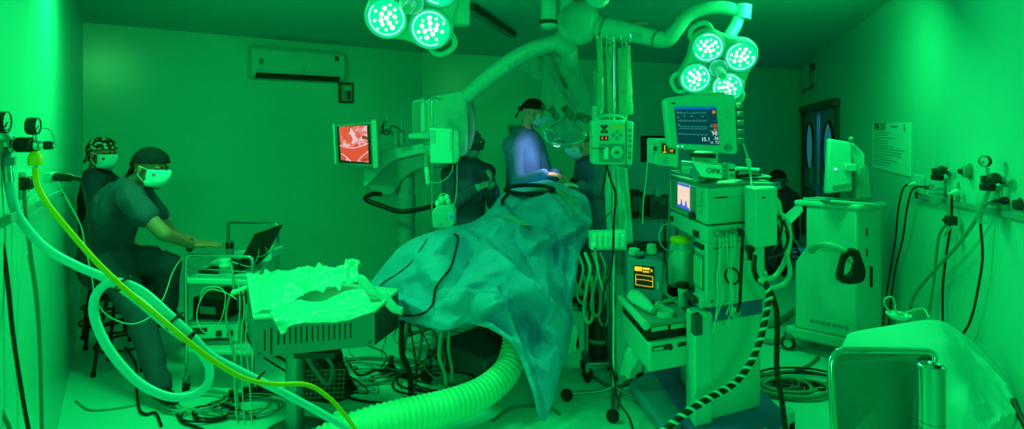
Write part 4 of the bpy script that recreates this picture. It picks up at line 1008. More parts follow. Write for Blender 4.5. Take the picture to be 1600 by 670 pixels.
MB().lathe([(.028, 0), (.03, .012), (0, .013)], P(870, 226, ym - .05), (-.1, -.35, -1), 18).build('light_window', 'digit_white', t)
# clear drape over the arm and head
def film(name, a, b, m, label, seed, wob=.03, nu=26, nv=20, thick=.001, cat='plastic drape'):
    """a hanging film between an upper and a lower line of points, with vertical pleats"""
    A, B = catmull(a, 8), catmull(b, 8); g = []
    for i in range(nu + 1):
        v = i / nu; r = []
        for j in range(len(A)):
            s = j / (len(A) - 1); p = A[j].lerp(B[min(len(B) - 1, round(s * (len(B) - 1)))], v)
            r.append(p + V((wob * .4 * math.sin(s * 23 + seed + v * 2), wob * (math.sin(s * 31 + seed * 2 + 1.5 * v) + NZ.noise(p * 6 + V((seed, 0, 0))) * 1.5), wob * .3 * NZ.noise(p * 8))))
        g.append(r)
    return tag(MB().sheet(g).build(name, m, sharp=60, solid=thick), label, cat)
film('plastic_drape', [P(786, 106, 4.72), P(815, 88, 4.62), P(850, 76, 4.55), P(880, 74, 4.5)], [P(812, 108, 4.7), P(835, 120, 4.62), P(858, 128, 4.6), P(886, 120, 4.55)], 'clear_film', 'clear plastic drape bunched under the upper microscope arm', 1., .05)
film('plastic_drape', [P(846, 84, 4.7), P(866, 90, 4.62), P(890, 86, 4.6), P(902, 84, 4.7)], [P(846, 206, 4.80), P(868, 232, 4.68), P(900, 236, 4.68), P(932, 210, 4.80)], 'clear_film', 'clear plastic drape hanging around the microscope head', 2., .04)
film('plastic_drape', [P(944, 262, 4.45), P(962, 258, 4.4), P(978, 262, 4.45)], [P(950, 372, 4.3), P(968, 386, 4.26), P(990, 378, 4.32)], 'plastic_film', 'pale plastic drape hanging behind the infusion pump pole', 3., .02)
# ---- red surgical view monitor
m = mat('surgery_view', (.01, .01, .01), .3, var=0); nt = m.node_tree; n = nt.nodes; b_ = n['Principled BSDF']
tcn = n.new('ShaderNodeTexCoord'); wv = n.new('ShaderNodeTexNoise'); wv.inputs['Scale'].default_value = 9.; wv.inputs['Detail'].default_value = 5; wv.inputs['Distortion'].default_value = 1.6
cr = n.new('ShaderNodeValToRGB'); e = cr.color_ramp.elements; e[0].position = .26; e[0].color = (.35, .02, .02, 1); e[1].position = .80; e[1].color = (.85, .8, .95, 1)
for q, c_ in ((.38, (.72, .06, .03, 1)), (.46, (.80, .12, .08, 1)), (.53, (.85, .50, .55, 1))): k = e.new(q); k.color = c_
nt.links.new(tcn.outputs['Object'], wv.inputs['Vector']); nt.links.new(wv.outputs['Fac'], cr.inputs['Fac']); nt.links.new(cr.outputs['Color'], b_.inputs['Emission Color']); b_.inputs['Emission Strength'].default_value = .95
glow('view_red', (.78, .06, .035), .95); glow('view_pink', (.85, .62, .70), .95); glow('view_dark', (.22, .015, .02), .9)
ym = 4.85
t = thing('monitor', 'monitor showing a red surgical view, on an arm left of the microscope stand', 'monitor', P(555, 263, ym))
MB().ext([(524, 195), (582, 189), (584, 262), (526, 256)], ym, .05).build('casing', 'panel', t, bevel=.008)
MB().ext([(519, 193), (523, 193), (526, 256), (523, 257)], ym - .01, .03).build('left_frame', 'cream', t, bevel=.003)
MB().ext([(580, 187), (588, 187), (591, 262), (583, 264)], ym - .03, .12).build('right_frame', 'white', t, bevel=.006)
MB().ext([(526, 198), (577, 194), (580, 256), (529, 254)], ym - .012, .014).build('bezel', 'black', t)
sc = MB().ext([(530, 198), (573, 195.5), (576, 254), (533, 250)], ym - .016, .004).build('screen', 'surgery_view', t)
def blot(pts, m, nm): MB().ext(pts, ym - .0175, .0012).build(nm, m, sc)
blot([(532, 226), (540, 229), (553, 230), (566, 227), (575, 224), (575, 236), (566, 243), (558, 252), (548, 251), (541, 245), (533, 240)], 'view_red', 'retractor_field')
blot([(531, 200), (544, 199), (545, 207), (538, 212), (531, 209)], 'view_red', 'tissue_field')
MB().tube([P(x, y_, ym - .018) for x, y_ in ((531, 227), (541, 230), (553, 231), (565, 228), (575, 224))], .0045, 6, 4).build('wound_edge', 'view_pink', sc)
MB().tube([P(x, y_, ym - .018) for x, y_ in ((533, 240), (537, 242), (541, 245), (545, 249), (548, 252))], .004, 6, 4).build('wound_edge', 'view_pink', sc)
MB().tube([P(x, y_, ym - .018) for x, y_ in ((559, 252), (562, 248), (566, 244), (571, 240), (575, 236))], .004, 6, 4).build('wound_edge', 'view_pink', sc)
MB().tube([P(x, y_, ym - .018) for x, y_ in ((548, 200), (550, 209), (553, 217), (551, 224))], [.004, .010, .008, .012], 8, 4).build('bone_field', 'view_pink', sc)
blot([(566, 211), (575, 214), (575, 218), (566, 217)], 'view_dark', 'shadow_field')
MB().tube([P(596, 200, ym + .12), P(603, 190, ym + .14), P(608, 180, ym + .15)], .014, 8).build('arm_link', 'panel', t)
MB().tube([P(585, 210, ym + .04), P(598, 206, ym + .12), P(606, 204, ym + .16), P(618, 214, ym + .2), P(622, 228, ym + .24)], .016, 10, 5).build('arm', 'grey', t)
MB().tube([P(600, 188, ym + .1), P(598, 202, ym + .1), P(600, 209, ym + .1), P(606, 210, ym + .1), P(609, 204, ym + .1), P(612, 197, ym + .1), P(620, 199, ym + .1), P(627, 206, ym + .1)], .006, 8, 6).build('cord', 'black', t)
MB().lathe([(.022, 0), (.024, .01), (.024, .10), (.012, .11), (.010, .19), (0, .192)], P(628, 223, ym + .15), (0, 0, 1), 16).build('post', 'panel', t)
MB().lathe([(.02, 0), (.02, .10), (.01, .11), (0, .112)], P(619, 226, ym + .15), (0, 0, 1), 16).build('post', 'panel', t)
# ---- infusion stand in front of the panel
y = 4.62; xp = X(675, y)
t = thing('infusion_stand', 'thin chrome infusion stand in front of the microscope panel', 'infusion stand', (xp, y, 0))
MB().tube([(xp, y, .06), (xp, y, Z(156, y))], .011, 12).build('pole', 'chrome', t)
for k in range(4):
    a = PI / 4 + k * PI / 2; d = V((math.cos(a), math.sin(a), 0)) * .035; zt = Z(158, y)
    MB().tube([V((xp, y, zt)) , V((xp, y, zt + .03)) + d * .8, V((xp, y, zt + .01)) + d * 2.4, V((xp, y, zt + .035)) + d * 2.9], .004, 6, 4).build('hook', 'chrome', t)
for k in range(5):
    a = k * 2 * PI / 5; d = V((math.cos(a), math.sin(a), 0)); l = MB().tube([V((xp, y, .10)), V((xp, y, .085)) + d * .16, V((xp, y, .07)) + d * .27], .013, 8, 3).build('leg', 'dull_steel', t)
    MB().lathe([(.01, -.01), (.028, -.009), (.03, 0), (.028, .009), (.01, .01)], V((xp, y, .031)) + d * .27, (1, .3, 0), 16).build('caster', 'black_rubber', l)
MB().lathe([(.024, 0), (.026, .01), (.026, .20), (.018, .22), (.006, .24)], P(662, 205, y), (0, 0, 1), 18).build('drip_tube', 'white', t)
yb = 4.50
t = thing('ventilator_box', 'bright white vented box clamped on the infusion stand by the microscope panel', 'medical device', P(694, 258, yb))
MB().ext([(671, 199), (707, 201), (708, 256), (672, 255)], yb, .16).build('casing', 'bright_white', t, bevel=.012, seg=3)
MB().ext([(708, 201), (717, 206), (718, 244), (714, 255), (708, 256)], yb + .01, .14).build('side_cover', 'white', t, bevel=.01)
v_ = MB()
for i in range(7): v_.ext([(672.5, 204 + i * 3), (681, 204.4 + i * 3), (681, 205.5 + i * 3), (672.5, 205.1 + i * 3)], yb - .002, .004)
v_.build('vents', 'button', t)
MB().ext([(703, 206), (705, 206), (705, 236), (703, 236)], yb - .003, .006).build('seam', 'cream', t)
hx = []
for i in range(150): a = i * .52; hx.append(P(666 + 2.6 * math.cos(a), 228 + i * .235, yb + .06) + V((0, .013 * math.sin(a), 0)))
t = thing('nurse_call_handset', 'white handset on a coiled cord hanging left of the bright vented box', 'handset', P(667, 290, yb))
MB().tube(hx, .0035, 6).build('coiled_cord', 'white', t)
MB().cap(P(666.5, 264, yb + .05), P(668.5, 286, yb + .05), .019, .016).build('handle', 'bright_white', t)
cable('pump_tube', [P(707, 258, 4.55), P(706, 268, 4.5), P(696, 280, 4.46), P(682, 286, 4.45), P(672, 283, 4.46), P(667, 276, 4.5)], .004, 'tube_pale', 'thin pale tube looping under the bright vented box')
cable('pump_tube', [P(714, 256, 4.58), P(714, 285, 4.55), P(712, 310, 4.5), P(706, 330, 4.4)], .004, 'tube_pale', 'thin pale tube hanging from the right side of the bright vented box')
yb = 4.45
t = thing('infusion_pump', 'small white pump with valves on top, low on the infusion stand', 'infusion pump', P(692, 357, yb))
MB().ext([(674, 330), (684, 321), (706, 320), (711, 330), (710, 352), (702, 357), (676, 357)], yb, .14).build('casing', 'white', t, bevel=.012)
MB().ext([(678, 335), (698, 334), (698, 352), (679, 353)], yb - .004, .006).build('front_panel', 'cream', t)
MB().ball(P(704.5, 338, yb - .002), .012).build('indicator', 'screen_blue', t)
MB().ball(P(689, 350, yb - .004), .006).build('button', 'ink', t)
for px, py, r in ((690, 312, .028), (698, 308, .022), (684, 318, .024), (700, 314, .02)): MB().ball(P(px, py, yb + .06), (r, r, r * 1.2)).build('valve', 'bright_white', t)
MB().tube([P(702, 312, yb + .06), P(697, 304, yb + .05), P(690, 303, yb + .05), P(684, 310, yb + .05)], .006, 8, 4).build('hose', 'tube_pale', t)
# ---- instrument in the nurse's hands
a = P(766, 287, 5.02)
tag(MB().cap(a + V((-.02, 0, -.06)), a + V((.012, -.02, .05)), .006, .004).build('instrument', 'steel'), 'thin steel instrument held between the gloved hands of the nurse', 'instrument')
# ================================================================ infusion pole on the right of the patient
y = 3.62; xp = X(959, y)
t = thing('infusion_stand', 'tall infusion stand with bags right of the patient', 'infusion stand', (xp, y, 0))
MB().tube([(xp, y, .08), (xp, y, Z(58, y))], .0115, 14).build('pole', 'chrome', t)
MB().tube([(xp, y, .08), (xp, y, Z(395, y))], .017, 14).build('lower_pole', 'chrome', t)
for k in range(4):
    a = .3 + k * PI / 2; d = V((math.cos(a), math.sin(a) * .6, 0)); zt = Z(60, y)
    MB().tube([V((xp, y, zt)), V((xp, y, zt - .01)) + d * .05, V((xp, y, zt - .03)) + d * .09, V((xp, y, zt + .0)) + d * .115, V((xp, y, zt + .03)) + d * .11], .004, 6, 4).build('hook', 'chrome', t)
for k in range(5):
    a = PI + .12 + k * 2 * PI / 5; d = V((math.cos(a), math.sin(a), 0)); l = MB().tube([V((xp, y, .075)), V((xp, y, .05)) + d * .10, V((xp, y, .046)) + d * .29], .012, 8, 3).build('leg', 'dull_steel', t)
    MB().lathe([(.01, -.016), (.034, -.015), (.038, 0), (.034, .015), (.01, .016)], V((xp, y, .039)) + d * .30, (.4, 1, 0), 18).build('caster', 'black_rubber', l)
def bag(label, tl, tr, br, bl, yy, m, bulge, seed):
    A, B, C_2, D_2 = P(*tl, yy), P(*tr, yy), P(*br, yy), P(*bl, yy); t = thing('infusion_bag', label, 'infusion bag', (C_2 + D_2) / 2, 'infusion bags on the tall stand')
    for sgn, nm in ((1, 'front'), (-1, 'back')): pass
    rings = []
    for i in range(17):
        v = i / 16; r = []; L, R_ = A.lerp(D_2, v), B.lerp(C_2, v)
        for j in range(24):
            a = 2 * PI * j / 24; s = .5 + .5 * math.cos(a); p = L.lerp(R_, s)
            dep = bulge * math.sin(a) * (.12 + math.sin(PI * min(1, v * 1.02)) ** .6) + .006 * NZ.noise(p * 14 + V((seed, 0, 0)))
            r.append(p + V((.006 * NZ.noise(p * 20 + V((0, seed, 0))), dep, 0)))
        rings.append(r)
    MB().loft(rings).build('pouch', m, t, sharp=60)
    mt = (A + B) / 2; MB().tube([mt + V((-.012, 0, 0)), mt + V((-.012, 0, .03)), mt + V((.012, 0, .03)), mt + V((.012, 0, 0))], .004, 6, 3).build('eyelet', 'tube_pale', t)
    mb_ = (C_2 + D_2) / 2; q = MB().cap(mb_, mb_ - V((0, 0, .035)), .009, .006).build('port', 'tube_pale', t)
    MB().tube([mb_ - V((0, 0, .03)), mb_ - V((-.005, 0, .10)), V((xp + .01, yy, Z(205, yy)))], .0028, 6, 4).build('line', 'tube_pale', t)
    return t
bag('full pale infusion bag, rightmost on the tall stand', (965, 76), (985, 70), (989, 178), (967, 182), 3.58, 'bag_film', .035, 1.)
bag('slim pale infusion bag just left of the tall stand pole', (944, 72), (957, 72), (956, 186), (948, 170), 3.6, 'bag_film', .02, 2.)
bag('empty crumpled infusion bag with dark folds, leftmost on the tall stand', (932, 62), (941, 50), (944, 168), (934, 176), 3.56, 'bag_film', .012, 3.)
film('plastic_wrap', [P(929, 110, 3.5), P(937, 116, 3.48), P(944, 120, 3.5)], [P(925, 178, 3.5), P(935, 186, 3.48), P(943, 176, 3.5)], 'clear_film', 'twisted clear wrap hanging left of the infusion bags', 5., .02, cat='plastic wrap')
yb = 3.40
t = thing('infusion_pump', 'white infusion pump with red digits on the tall stand', 'infusion pump', P(955, 262, yb))
MB().ext([(925, 187), (978, 187), (979, 258), (926, 257)], yb, .14).build('casing', 'white', t, bevel=.015, seg=3)
MB().ext([(979, 188), (990, 190), (988, 258), (979, 258)], yb + .004, .13).build('side_cover', 'cream', t, bevel=.006)
MB().ext([(934, 191), (976, 191), (977, 222), (935, 222)], yb - .004, .006).build('front_panel', 'cream', t, bevel=.002)
MB().ext([(954, 195), (975, 195.5), (975, 201), (954, 200.5)], yb - .007, .006).build('display', 'lcd_green', t)
MB().ext([(937.5, 212.5), (950.5, 212.5), (950.5, 219.5), (937.5, 219.5)], yb - .006, .004).build('digit_window', 'ink', t)
for px in (941, 947): text('digit', '8', .024, fr(P(px, 216, yb - .008), (1, 0, 0), (0, -1, 0)), 'red_digit', t)
for px, py in ((941, 197), (947, 197), (944, 201), (941, 206), (947, 206), (964, 206), (958, 211), (970, 211), (964, 216)):
    MB().lathe([(.0, .0), (.010, .0), (.009, .004), (0, .005)], P(px, py, yb - .004), (0, -1, 0), 14).build('button', 'dark' if px < 950 else 'button', t)
MB().ext([(936, 224), (976, 225), (976, 250), (970, 254), (936, 253)], yb - .004, .006).build('pump_door', 'panel', t, bevel=.004)
MB().lathe([(.038, 0), (.036, .012), (.012, .014), (.010, .010), (0, .010)], P(963.5, 238, yb - .004), (0, -1, 0), 28).build('rotor', 'white', t)
MB().box(P(963.5, 238, yb - .02), (.022, .006, .008)).build('rotor_mark', 'dark', t)
MB().ext([(944, 230), (951, 230), (951, 249), (944, 249)], yb - .02, .02).build('clamp', 'bright_white', t, bevel=.003)
for i, py in enumerate((201, 210, 217, 226, 237, 244)): MB().ext([(981.5, py), (987, py + 1), (985, py + 5), (982, py + 4)], yb + .001, .004).build('side_mark', 'grey', t)
MB().tube([P(932, 187, yb + .05), P(940, 182, yb + .05), P(955, 180, yb + .05), P(970, 182, yb + .05), P(977, 187, yb + .05)], .009, 8, 4).build('carry_handle', 'cream', t)
MB().tube([P(925, 231, yb - .01), P(935, 232, yb - .03), P(946, 231.5, yb - .03)], .003, 6, 3).build('line', 'dark', t)
hx = []
for i in range(260): a = i * .55; hx.append(P(929 + 3.2 * math.cos(a) - i * .012, 166 + i * .30, yb + .02) + V((0, .013 * math.sin(a), 0)))
tag(MB().tube(hx, .0032, 6).build('coiled_cord', 'white'), 'white coiled cord hanging down the left side of the pump with red digits', 'cord')
tag(MB().cap(P(909, 222, 3.5) + V((.05, 0, 0)), P(909, 196, 3.5) + V((.05, 0, 0)), .008, .008).build('light_wand', 'bright_white'), 'short bright white wand hanging left of the coiled cord', 'wand') if False else None
yb = 3.55
t = thing('terminal_box', 'white terminal box with ribbed front on the tall infusion stand', 'box', P(951, 392, yb))
MB().ext([(922, 363), (979, 362), (980, 391), (923, 391)], yb, .10).build('casing', 'white', t, bevel=.008)
r_ = MB()
for px in (926, 935, 944, 951, 961, 970): MB().ext([(px, 366), (px + 6, 366), (px + 6, 387), (px, 387)], yb - .012, .014).build('terminal', 'bright_white', t, bevel=.004)
MB().ext([(924, 381), (931, 380), (933, 390), (925, 391)], yb - .03, .03).build('plug', 'bright_white', t, bevel=.004); MB().ball(P(930, 388, yb - .03), .008).build('plug_tip', 'ink', t)
cable('monitor_lead', [P(930, 390, 3.52), P(934, 420, 3.5), P(940, 446, 3.48), P(944, 466, 3.48), P(942, 490, 3.5)], .0045, 'tube_pale', 'pale lead hanging from the terminal box')
cable('power_lead', [P(948, 258, 3.42), P(954, 280, 3.45), P(962, 305, 3.46), P(959, 345, 3.46), P(958, 392, 3.46), P(953, 430, 3.46), P(944, 452, 3.46), P(943, 500, 3.44), P(950, 545, 3.4), P(960, 590, 3.36), P(965, 625, 3.3), P(982, 650, 3.2), P(992, 680, 3.1)], .0065, 'black', 'black power lead running from the digit pump down to the floor')
cable('power_lead', [P(947, 258, 3.46), P(945, 280, 3.5), P(941, 298, 3.6), P(938, 310, 3.75)], .006, 'black', 'short black lead from the digit pump towards the assistant')
cable('sensor_lead', [P(956, 330, 3.7), P(940, 345, 3.8), P(928, 356, 3.95), P(920, 370, 4.1)], .003, 'black', 'thin black lead from the infusion stand to the drape edge')
# hanging tubes between drape and stand
for i, (px, w_, m_, end, lab) in enumerate(((905, .016, 'hose_green', 470, 'green tube hanging beside the drape, closest to it'), (916, .02, 'tube_pale', 500, 'thick pale tube hanging beside the drape, second from it'), (928, .018, 'hose_green', 490, 'thick green tube hanging beside the drape, third from it'), (940, .014, 'hose_green', 505, 'green tube hanging beside the drape, near the stand'))):
    yy = 3.78 + .03 * (i % 2)
    cable('breathing_tube', [P(px - 2, 395, yy + .1), P(px + 6, 420, yy), P(px, 450, yy), P(px - 4, end - 10, yy), P(px + 4, end + 4, yy), P(px + 10, end - 12, yy + .05), P(px + 8, 430, yy + .1)], w_ * .6, m_, lab, 'tube', k=6)
# gas cylinder cart behind
y = 3.95; c = V((X(935, y), y, 0)); zb = .14
t = thing('suction_canister', 'dark cylinder canister on wheels behind the tall infusion stand', 'canister', c)
MB().lathe([(.05, zb), (.068, zb + .01), (.070, zb + .03), (.070, .42), (.06, .46), (.03, .49), (0, .495)], c, (0, 0, 1), 28).build('cylinder', 'black', t)
MB().lathe([(.072, .24), (.074, .245), (.074, .262), (.072, .267)], c, (0, 0, 1), 28).build('strap', 'tube_grey', t)
MB().box(c + V((0, 0, .12)), (.20, .22, .03)).build('trolley_plate', 'dull_steel', t, bevel=.006)
for sx in (-1, 1):
    MB().tube([c + V((sx * .085, .02, .12)), c + V((sx * .085, .03, .5)), c + V((sx * .07, .05, .75))], .009, 8, 3).build('upright', 'tube_grey', t)
    for sy in (-1, 1): MB().lathe([(.01, -.012), (.034, -.011), (.038, 0), (.034, .011), (.01, .012)], c + V((sx * .09, sy * .1, .04)), (1, .3, 0), 16).build('caster', 'black_rubber', t); MB().box(c + V((sx * .09, sy * .1, .09)), (.025, .03, .06)).build('caster_fork', 'dull_steel', t)
crumple('waste_bag', [P(966, 590, 3.45), P(984, 600, 3.4), P(1002, 556, 3.4), P(980, 546, 3.45)], .05, 22, 22, 'plastic_film', 'crumpled white bag hanging low beside the anaesthesia drawer', 'bag', 6., 9., lambda s, v: .02 * math.sin(PI * s))
crumple('gauze_bundle', [P(884, 560, 3.72), P(900, 556, 3.7), P(902, 520, 3.75), P(888, 512, 3.75)], .05, 18, 18, 'sheet', 'crumpled white gauze hanging at the right edge of the drape', 'gauze', 2., 9.)
# ---- background workstation
y = 6.7
t = thing('work_table', 'dark steel work table far back between the stand and the anaesthesia machine', 'table', V((X(1016, y), y, 0)))
pl = [(X(976, y), y), (X(1062, y), y), (X(1064, y), y + .6), (X(978, y), y + .6)]
MB().prism(pl, Z(348, y), Z(343, y)).build('table_top', 'grey', t, bevel=.006)
for p in pl: MB().tube([V((p[0] * .985, p[1], 0)), V((p[0] * .985, p[1], Z(347, y)))], .018, 8).build('leg', 'dull_steel', t)
MB().prism(pl, .25, .27).build('lower_shelf', 'dark', t, bevel=.004)
zt = Z(343, y)
bx('supply_case', 'dark teal case on the far work table', 'case', 1030, y + .3, (.30, .34, .24), 0, 'dark_teal', zt, [('front_panel', (0, -.172, .12), (.26, .006, .16), 'scrubs'), ('latch', (0, -.178, .18), (.05, .008, .02), 'grey'), ('handle', (0, 0, .25), (.12, .02, .02), 'black')])
bx('device', 'black box device on the far work table beside the plastic drape', 'medical device', 992, y + .3, (.16, .3, .30), 0, 'black', zt, [('front_panel', (0, -.152, .16), (.12, .006, .18), 'dark_teal'), ('handle', (0, 0, .31), (.10, .02, .02), 'dark')])
c = P(1027, 302, y + .25); c.z = zt + .24
t = thing('beaker', 'small pale beaker on the dark teal case', 'beaker', c)
MB().lathe([(.0, 0), (.04, .002), (.042, .08), (.046, .085), (.042, .088), (.036, .08), (.034, .01), (0, .008)], c, (0, 0, 1), 20).build('cup', 'tube_pale', t); MB().tube([c + V((.04, 0, .07)), c + V((.065, 0, .06)), c + V((.06, 0, .025)), c + V((.04, 0, .02))], .005, 6, 4).build('handle', 'tube_pale', t)
a, b = BW(1001, 213, .02), BW(1050, 213, .02); z0 = BW(1001, 252).z
t = thing('wall_panel', 'dark panel on the back wall behind the small yellow display', 'panel', (a + b) / 2)
mm = MB().poly([V((a.x, a.y, z0)), V((b.x, b.y, z0)), b, a], -BN * .018).build('board', 'dark', t, bevel=.004); MB().tube([V((a.x, a.y, z0)), V((b.x, b.y, z0)), b, a], .012, 6, 1, True).build('frame', 'black', t)
cable('ceiling_cable', [P(1012, 236, 5.9), P(1010, 262, 5.9), P(1002, 320, 5.8), P(992, 388, 5.6), P(988, 420, 5.4)], .004, 'tube_grey', 'thin pale cable slanting in front of the far work table')
# white light of the microscope on the operating field
l = bpy.data.lights.new('microscope_light', 'SPOT'); l.energy = 6; l.color = (1, .90, .95); l.spot_size = 2.2; l.spot_blend = .7; l.shadow_soft_size = .03
o = bpy.data.objects.new('microscope_light', l); COL.objects.link(o); o.location = P(876, 232, 4.98); o.rotation_euler = V((-.90, .30, -.50)).to_track_quat('-Z', 'Y').to_euler()
# ================================================================ anaesthesia machine
before = set(bpy.data.objects)
def XY(px, y): return V((X(px, y), y, 0))
N, L, R = XY(1104, 2.55), XY(1047, 3.06), XY(1200, 2.70)
K = L + (R - N)                                  # hidden rear corner
er, el = (R - N).normalized(), (L - N).normalized()
t = thing('anaesthesia_machine', 'tall white anaesthesia machine carrying the patient monitor', 'anaesthesia machine', (N + K) / 2)
am = t
def block(name, m, plan, z0, z1, bevel=.008, par=None): return MB().prism([(p.x, p.y) for p in plan], z0, z1).build(name, m, par or t, bevel=bevel)
def ins(a, b, c, d): # plan in machine axes: along er from a to b (m), along el from c to d
    return [N + er * a + el * c, N + er * b + el * c, N + er * b + el * d, N + er * a + el * d]
W, D = (R - N).length, (L - N).length
ztop = 1.436
block('ventilator_unit', 'cream', ins(0, W, 0, D), 1.270, ztop)
block('top_tray', 'grey', ins(-.012, W + .01, -.012, D), ztop, ztop + .018, .006)
rim = [q + V((0, 0, ztop + .035)) for q in ins(-.008, W + .005, -.008, D)]
MB().tube(rim, .008, 8, 1, True).build('tray_rim', 'grey', t)
def lf(s0, s1, z0, z1, off=.003, th=.004):   # a plate on the left-hand face (s along el)
    a, b = N + el * s0 - er * off, N + el * s1 - er * off
    return MB().poly([a + V((0, 0, z0)), b + V((0, 0, z0)), b + V((0, 0, z1)), a + V((0, 0, z1))], er * th)
def rf(s0, s1, z0, z1, off=.003, th=.004):   # a plate on the right-hand face
    a, b = N + er * s0 - el * off, N + er * s1 - el * off
    return MB().poly([a + V((0, 0, z0)), b + V((0, 0, z0)), b + V((0, 0, z1)), a + V((0, 0, z1))], el * th)
lf(.13, D - .03, 1.285, 1.422).build('control_panel', 'panel', t)
ds = lf(.205, .375, 1.305, 1.425, .006).build('display', 'screen_pink', t)
lf(.205, .375, 1.415, 1.425, .009).build('title_bar', 'plot_blue', ds)
gm = MB(); pts2 = [(.0, .008), (.12, .012), (.2, .010), (.3, .018), (.36, .042), (.42, .016), (.55, .012), (.66, .014), (.74, .044), (.82, .014), (1, .010)]
for i in range(len(pts2) - 1):
    a, b = pts2[i], pts2[i + 1]; s0, s1 = .375 - .17 * a[0], .375 - .17 * b[0]
    p0, p1 = N + el * s0 - er * .009, N + el * s1 - er * .009
    gm.poly([p0 + V((0, 0, 1.305)), p1 + V((0, 0, 1.305)), p1 + V((0, 0, 1.305 + b[1])), p0 + V((0, 0, 1.305 + a[1]))], er * .003)
gm.build('pressure_curve', 'plot_blue', ds)
bt = MB()
for i in range(5): bt = lf(.05, .10, 1.30 + i * .024, 1.316 + i * .024, .006).build('button', 'tube_pale', t)
rf(.02, .22, 1.388, 1.391, .001, .003).build('seam', 'panel', t)
rf(.05, .12, 1.385, 1.392, .002, .003).build('logo', 'dark', t)
# mid unit and slim cabinet
block('flow_unit', 'white', ins(.0, W, 0, D), 1.185, 1.262)
lf(.09, .16, 1.195, 1.225, .006).build('flow_window', 'dark', t)
MB().lathe([(.02, 0), (.019, .02), (0, .022)], N + el * .15 - er * .002 + V((0, 0, 1.29)), -er, 18).build('selector_knob', 'dark', t)
MB().lathe([(.016, 0), (.015, .012), (0, .013)], N + el * .47 - er * .002 + V((0, 0, 1.225)), -er, 18).build('key_switch', 'dark', t)
block('cabinet', 'cream', ins(.0, W - .02, 0, .15), .90, 1.185)
for i in range(3): MB().lathe([(.013, 0), (.012, .012), (0, .013)], N + el * (.04 + .035 * i) - er * .002 + V((0, 0, 1.165)), -er, 14).build('control_knob', 'dark', t)
lf(.025, .13, .97, 1.13, .004).build('flow_meter_window', 'panel', t)
gm = MB()
for i in range(4): gm.tube([N + el * (.038 + i * .026) - er * .012 + V((0, 0, .985)), N + el * (.038 + i * .026) - er * .012 + V((0, 0, 1.115))], .006, 8)
gm.build('flow_tubes', 'tube_pale', t)
for i in range(3): MB().lathe([(.015, 0), (.017, .006), (.015, .03), (0, .032)], N + el * (.05 + i * .035) - er * .035 + V((0, 0, .925 + .0)), (-er + V((0, 0, .5))), 16).build('flow_knob', 'dark', t)
lf(.01, .14, .90, .935, .03, .05).build('knob_ledge', 'white', t, bevel=.004)
for a, b, z in ((.02, .26, 1.10),): rf(a + .02, b - .1, z + .06, z + .064, .002, .003).build('seam_line', 'dark', t)
for s, z in ((.03, .93), (.20, 1.07)): MB().lathe([(.006, 0), (.005, .004), (0, .005)], N + er * s - el * .001 + V((0, 0, z)), -el, 10).build('screw', 'dark', t)
block('band', 'blue_band', ins(.02, W - .03, .005, .30), .835, .90, .004)
block('pedestal', 'cream', ins(.03, W - .04, .01, .42), .395, .835)
block('front_post', 'white', ins(-.075, .028, -.02, .10), .395, .885, .012)
block('post_cap', 'dark_teal', ins(-.08, -.035, -.03, .02), .80, .885, .004)
block('base', 'blue_band', ins(-.10, W + .06, -.10, .62), .335, .40, .02)
MB().prism([(p.x, p.y) for p in (XY(982, 2.97), XY(1026, 3.17), XY(1082, 2.66), XY(1040, 2.50))], .335, .395).build('base_wing', 'teal', t, bevel=.02)
for p in (N + el * -.04 + er * -.04, N + el * -.04 + er * (W + .0), N + el * .54 + er * (W + .0), XY(1004, 2.97)):
    MB().lathe([(.01, -.014), (.036, -.013), (.04, 0), (.036, .013), (.01, .014)], V((p.x, p.y, .321)), (1, .2, 0), 18).build('caster', 'black_rubber', t)
# drawer unit with worktop
WN, WL, WR = XY(1013, 2.55), XY(973, 2.97), XY(1082, 2.64); WK = WL + (WR - WN); zt = .836
wr, wl = (WR - WN).normalized(), (WL - WN).normalized()
MB().prism([(p.x, p.y) for p in (WN, WR, WK, WL)], zt - .022, zt).build('worktop', 'panel', t, bevel=.006)
MB().tube([WL + V((0, 0, zt - .012)) - wr * .01, WN + V((0, 0, zt - .012)) - wr * .012], .018, 12).build('edge_rail', 'white', t)
q = [WN + wr * .0 + wl * .015, WR + wl * .015, WK, WL]
MB().prism([(p.x, p.y) for p in q], zt - .085, zt - .022).build('upper_bay', 'black', t)
def wf(s0, s1, z0, z1, off=.003, th=.004):
    a, b = WN + wr * s0 - wl * off, WN + wr * s1 - wl * off
    return MB().poly([a + V((0, 0, z0)), b + V((0, 0, z0)), b + V((0, 0, z1)), a + V((0, 0, z1))], wl * th)
wf(.02, .11, zt - .045, zt - .026, -.010).build('slot_panel', 'tube_pale', t); wf(.125, .21, zt - .047, zt - .026, -.010).build('slot_panel', 'tube_pale', t)
dr = MB().prism([(p.x, p.y) for p in (WN - wl * .01, WR - wl * .01, WK, WL + wl * 0)], zt - .215, zt - .087).build('drawer', 'cream', t, bevel=.008)
wf(.018, .105, zt - .125, zt - .103, .013).build('handle_slot', 'dark', dr); wf(.022, .075, zt - .120, zt - .108, .016).build('label_plate', 'tube_pale', dr); wf(.155, .22, zt - .122, zt - .104, .013).build('handle_slot', 'dark', dr)
MB().lathe([(.014, 0), (.013, .01), (0, .011)], WN + wr * .108 - wl * .012 + V((0, 0, zt - .114)), -wl, 16).build('lock', 'dark', dr)
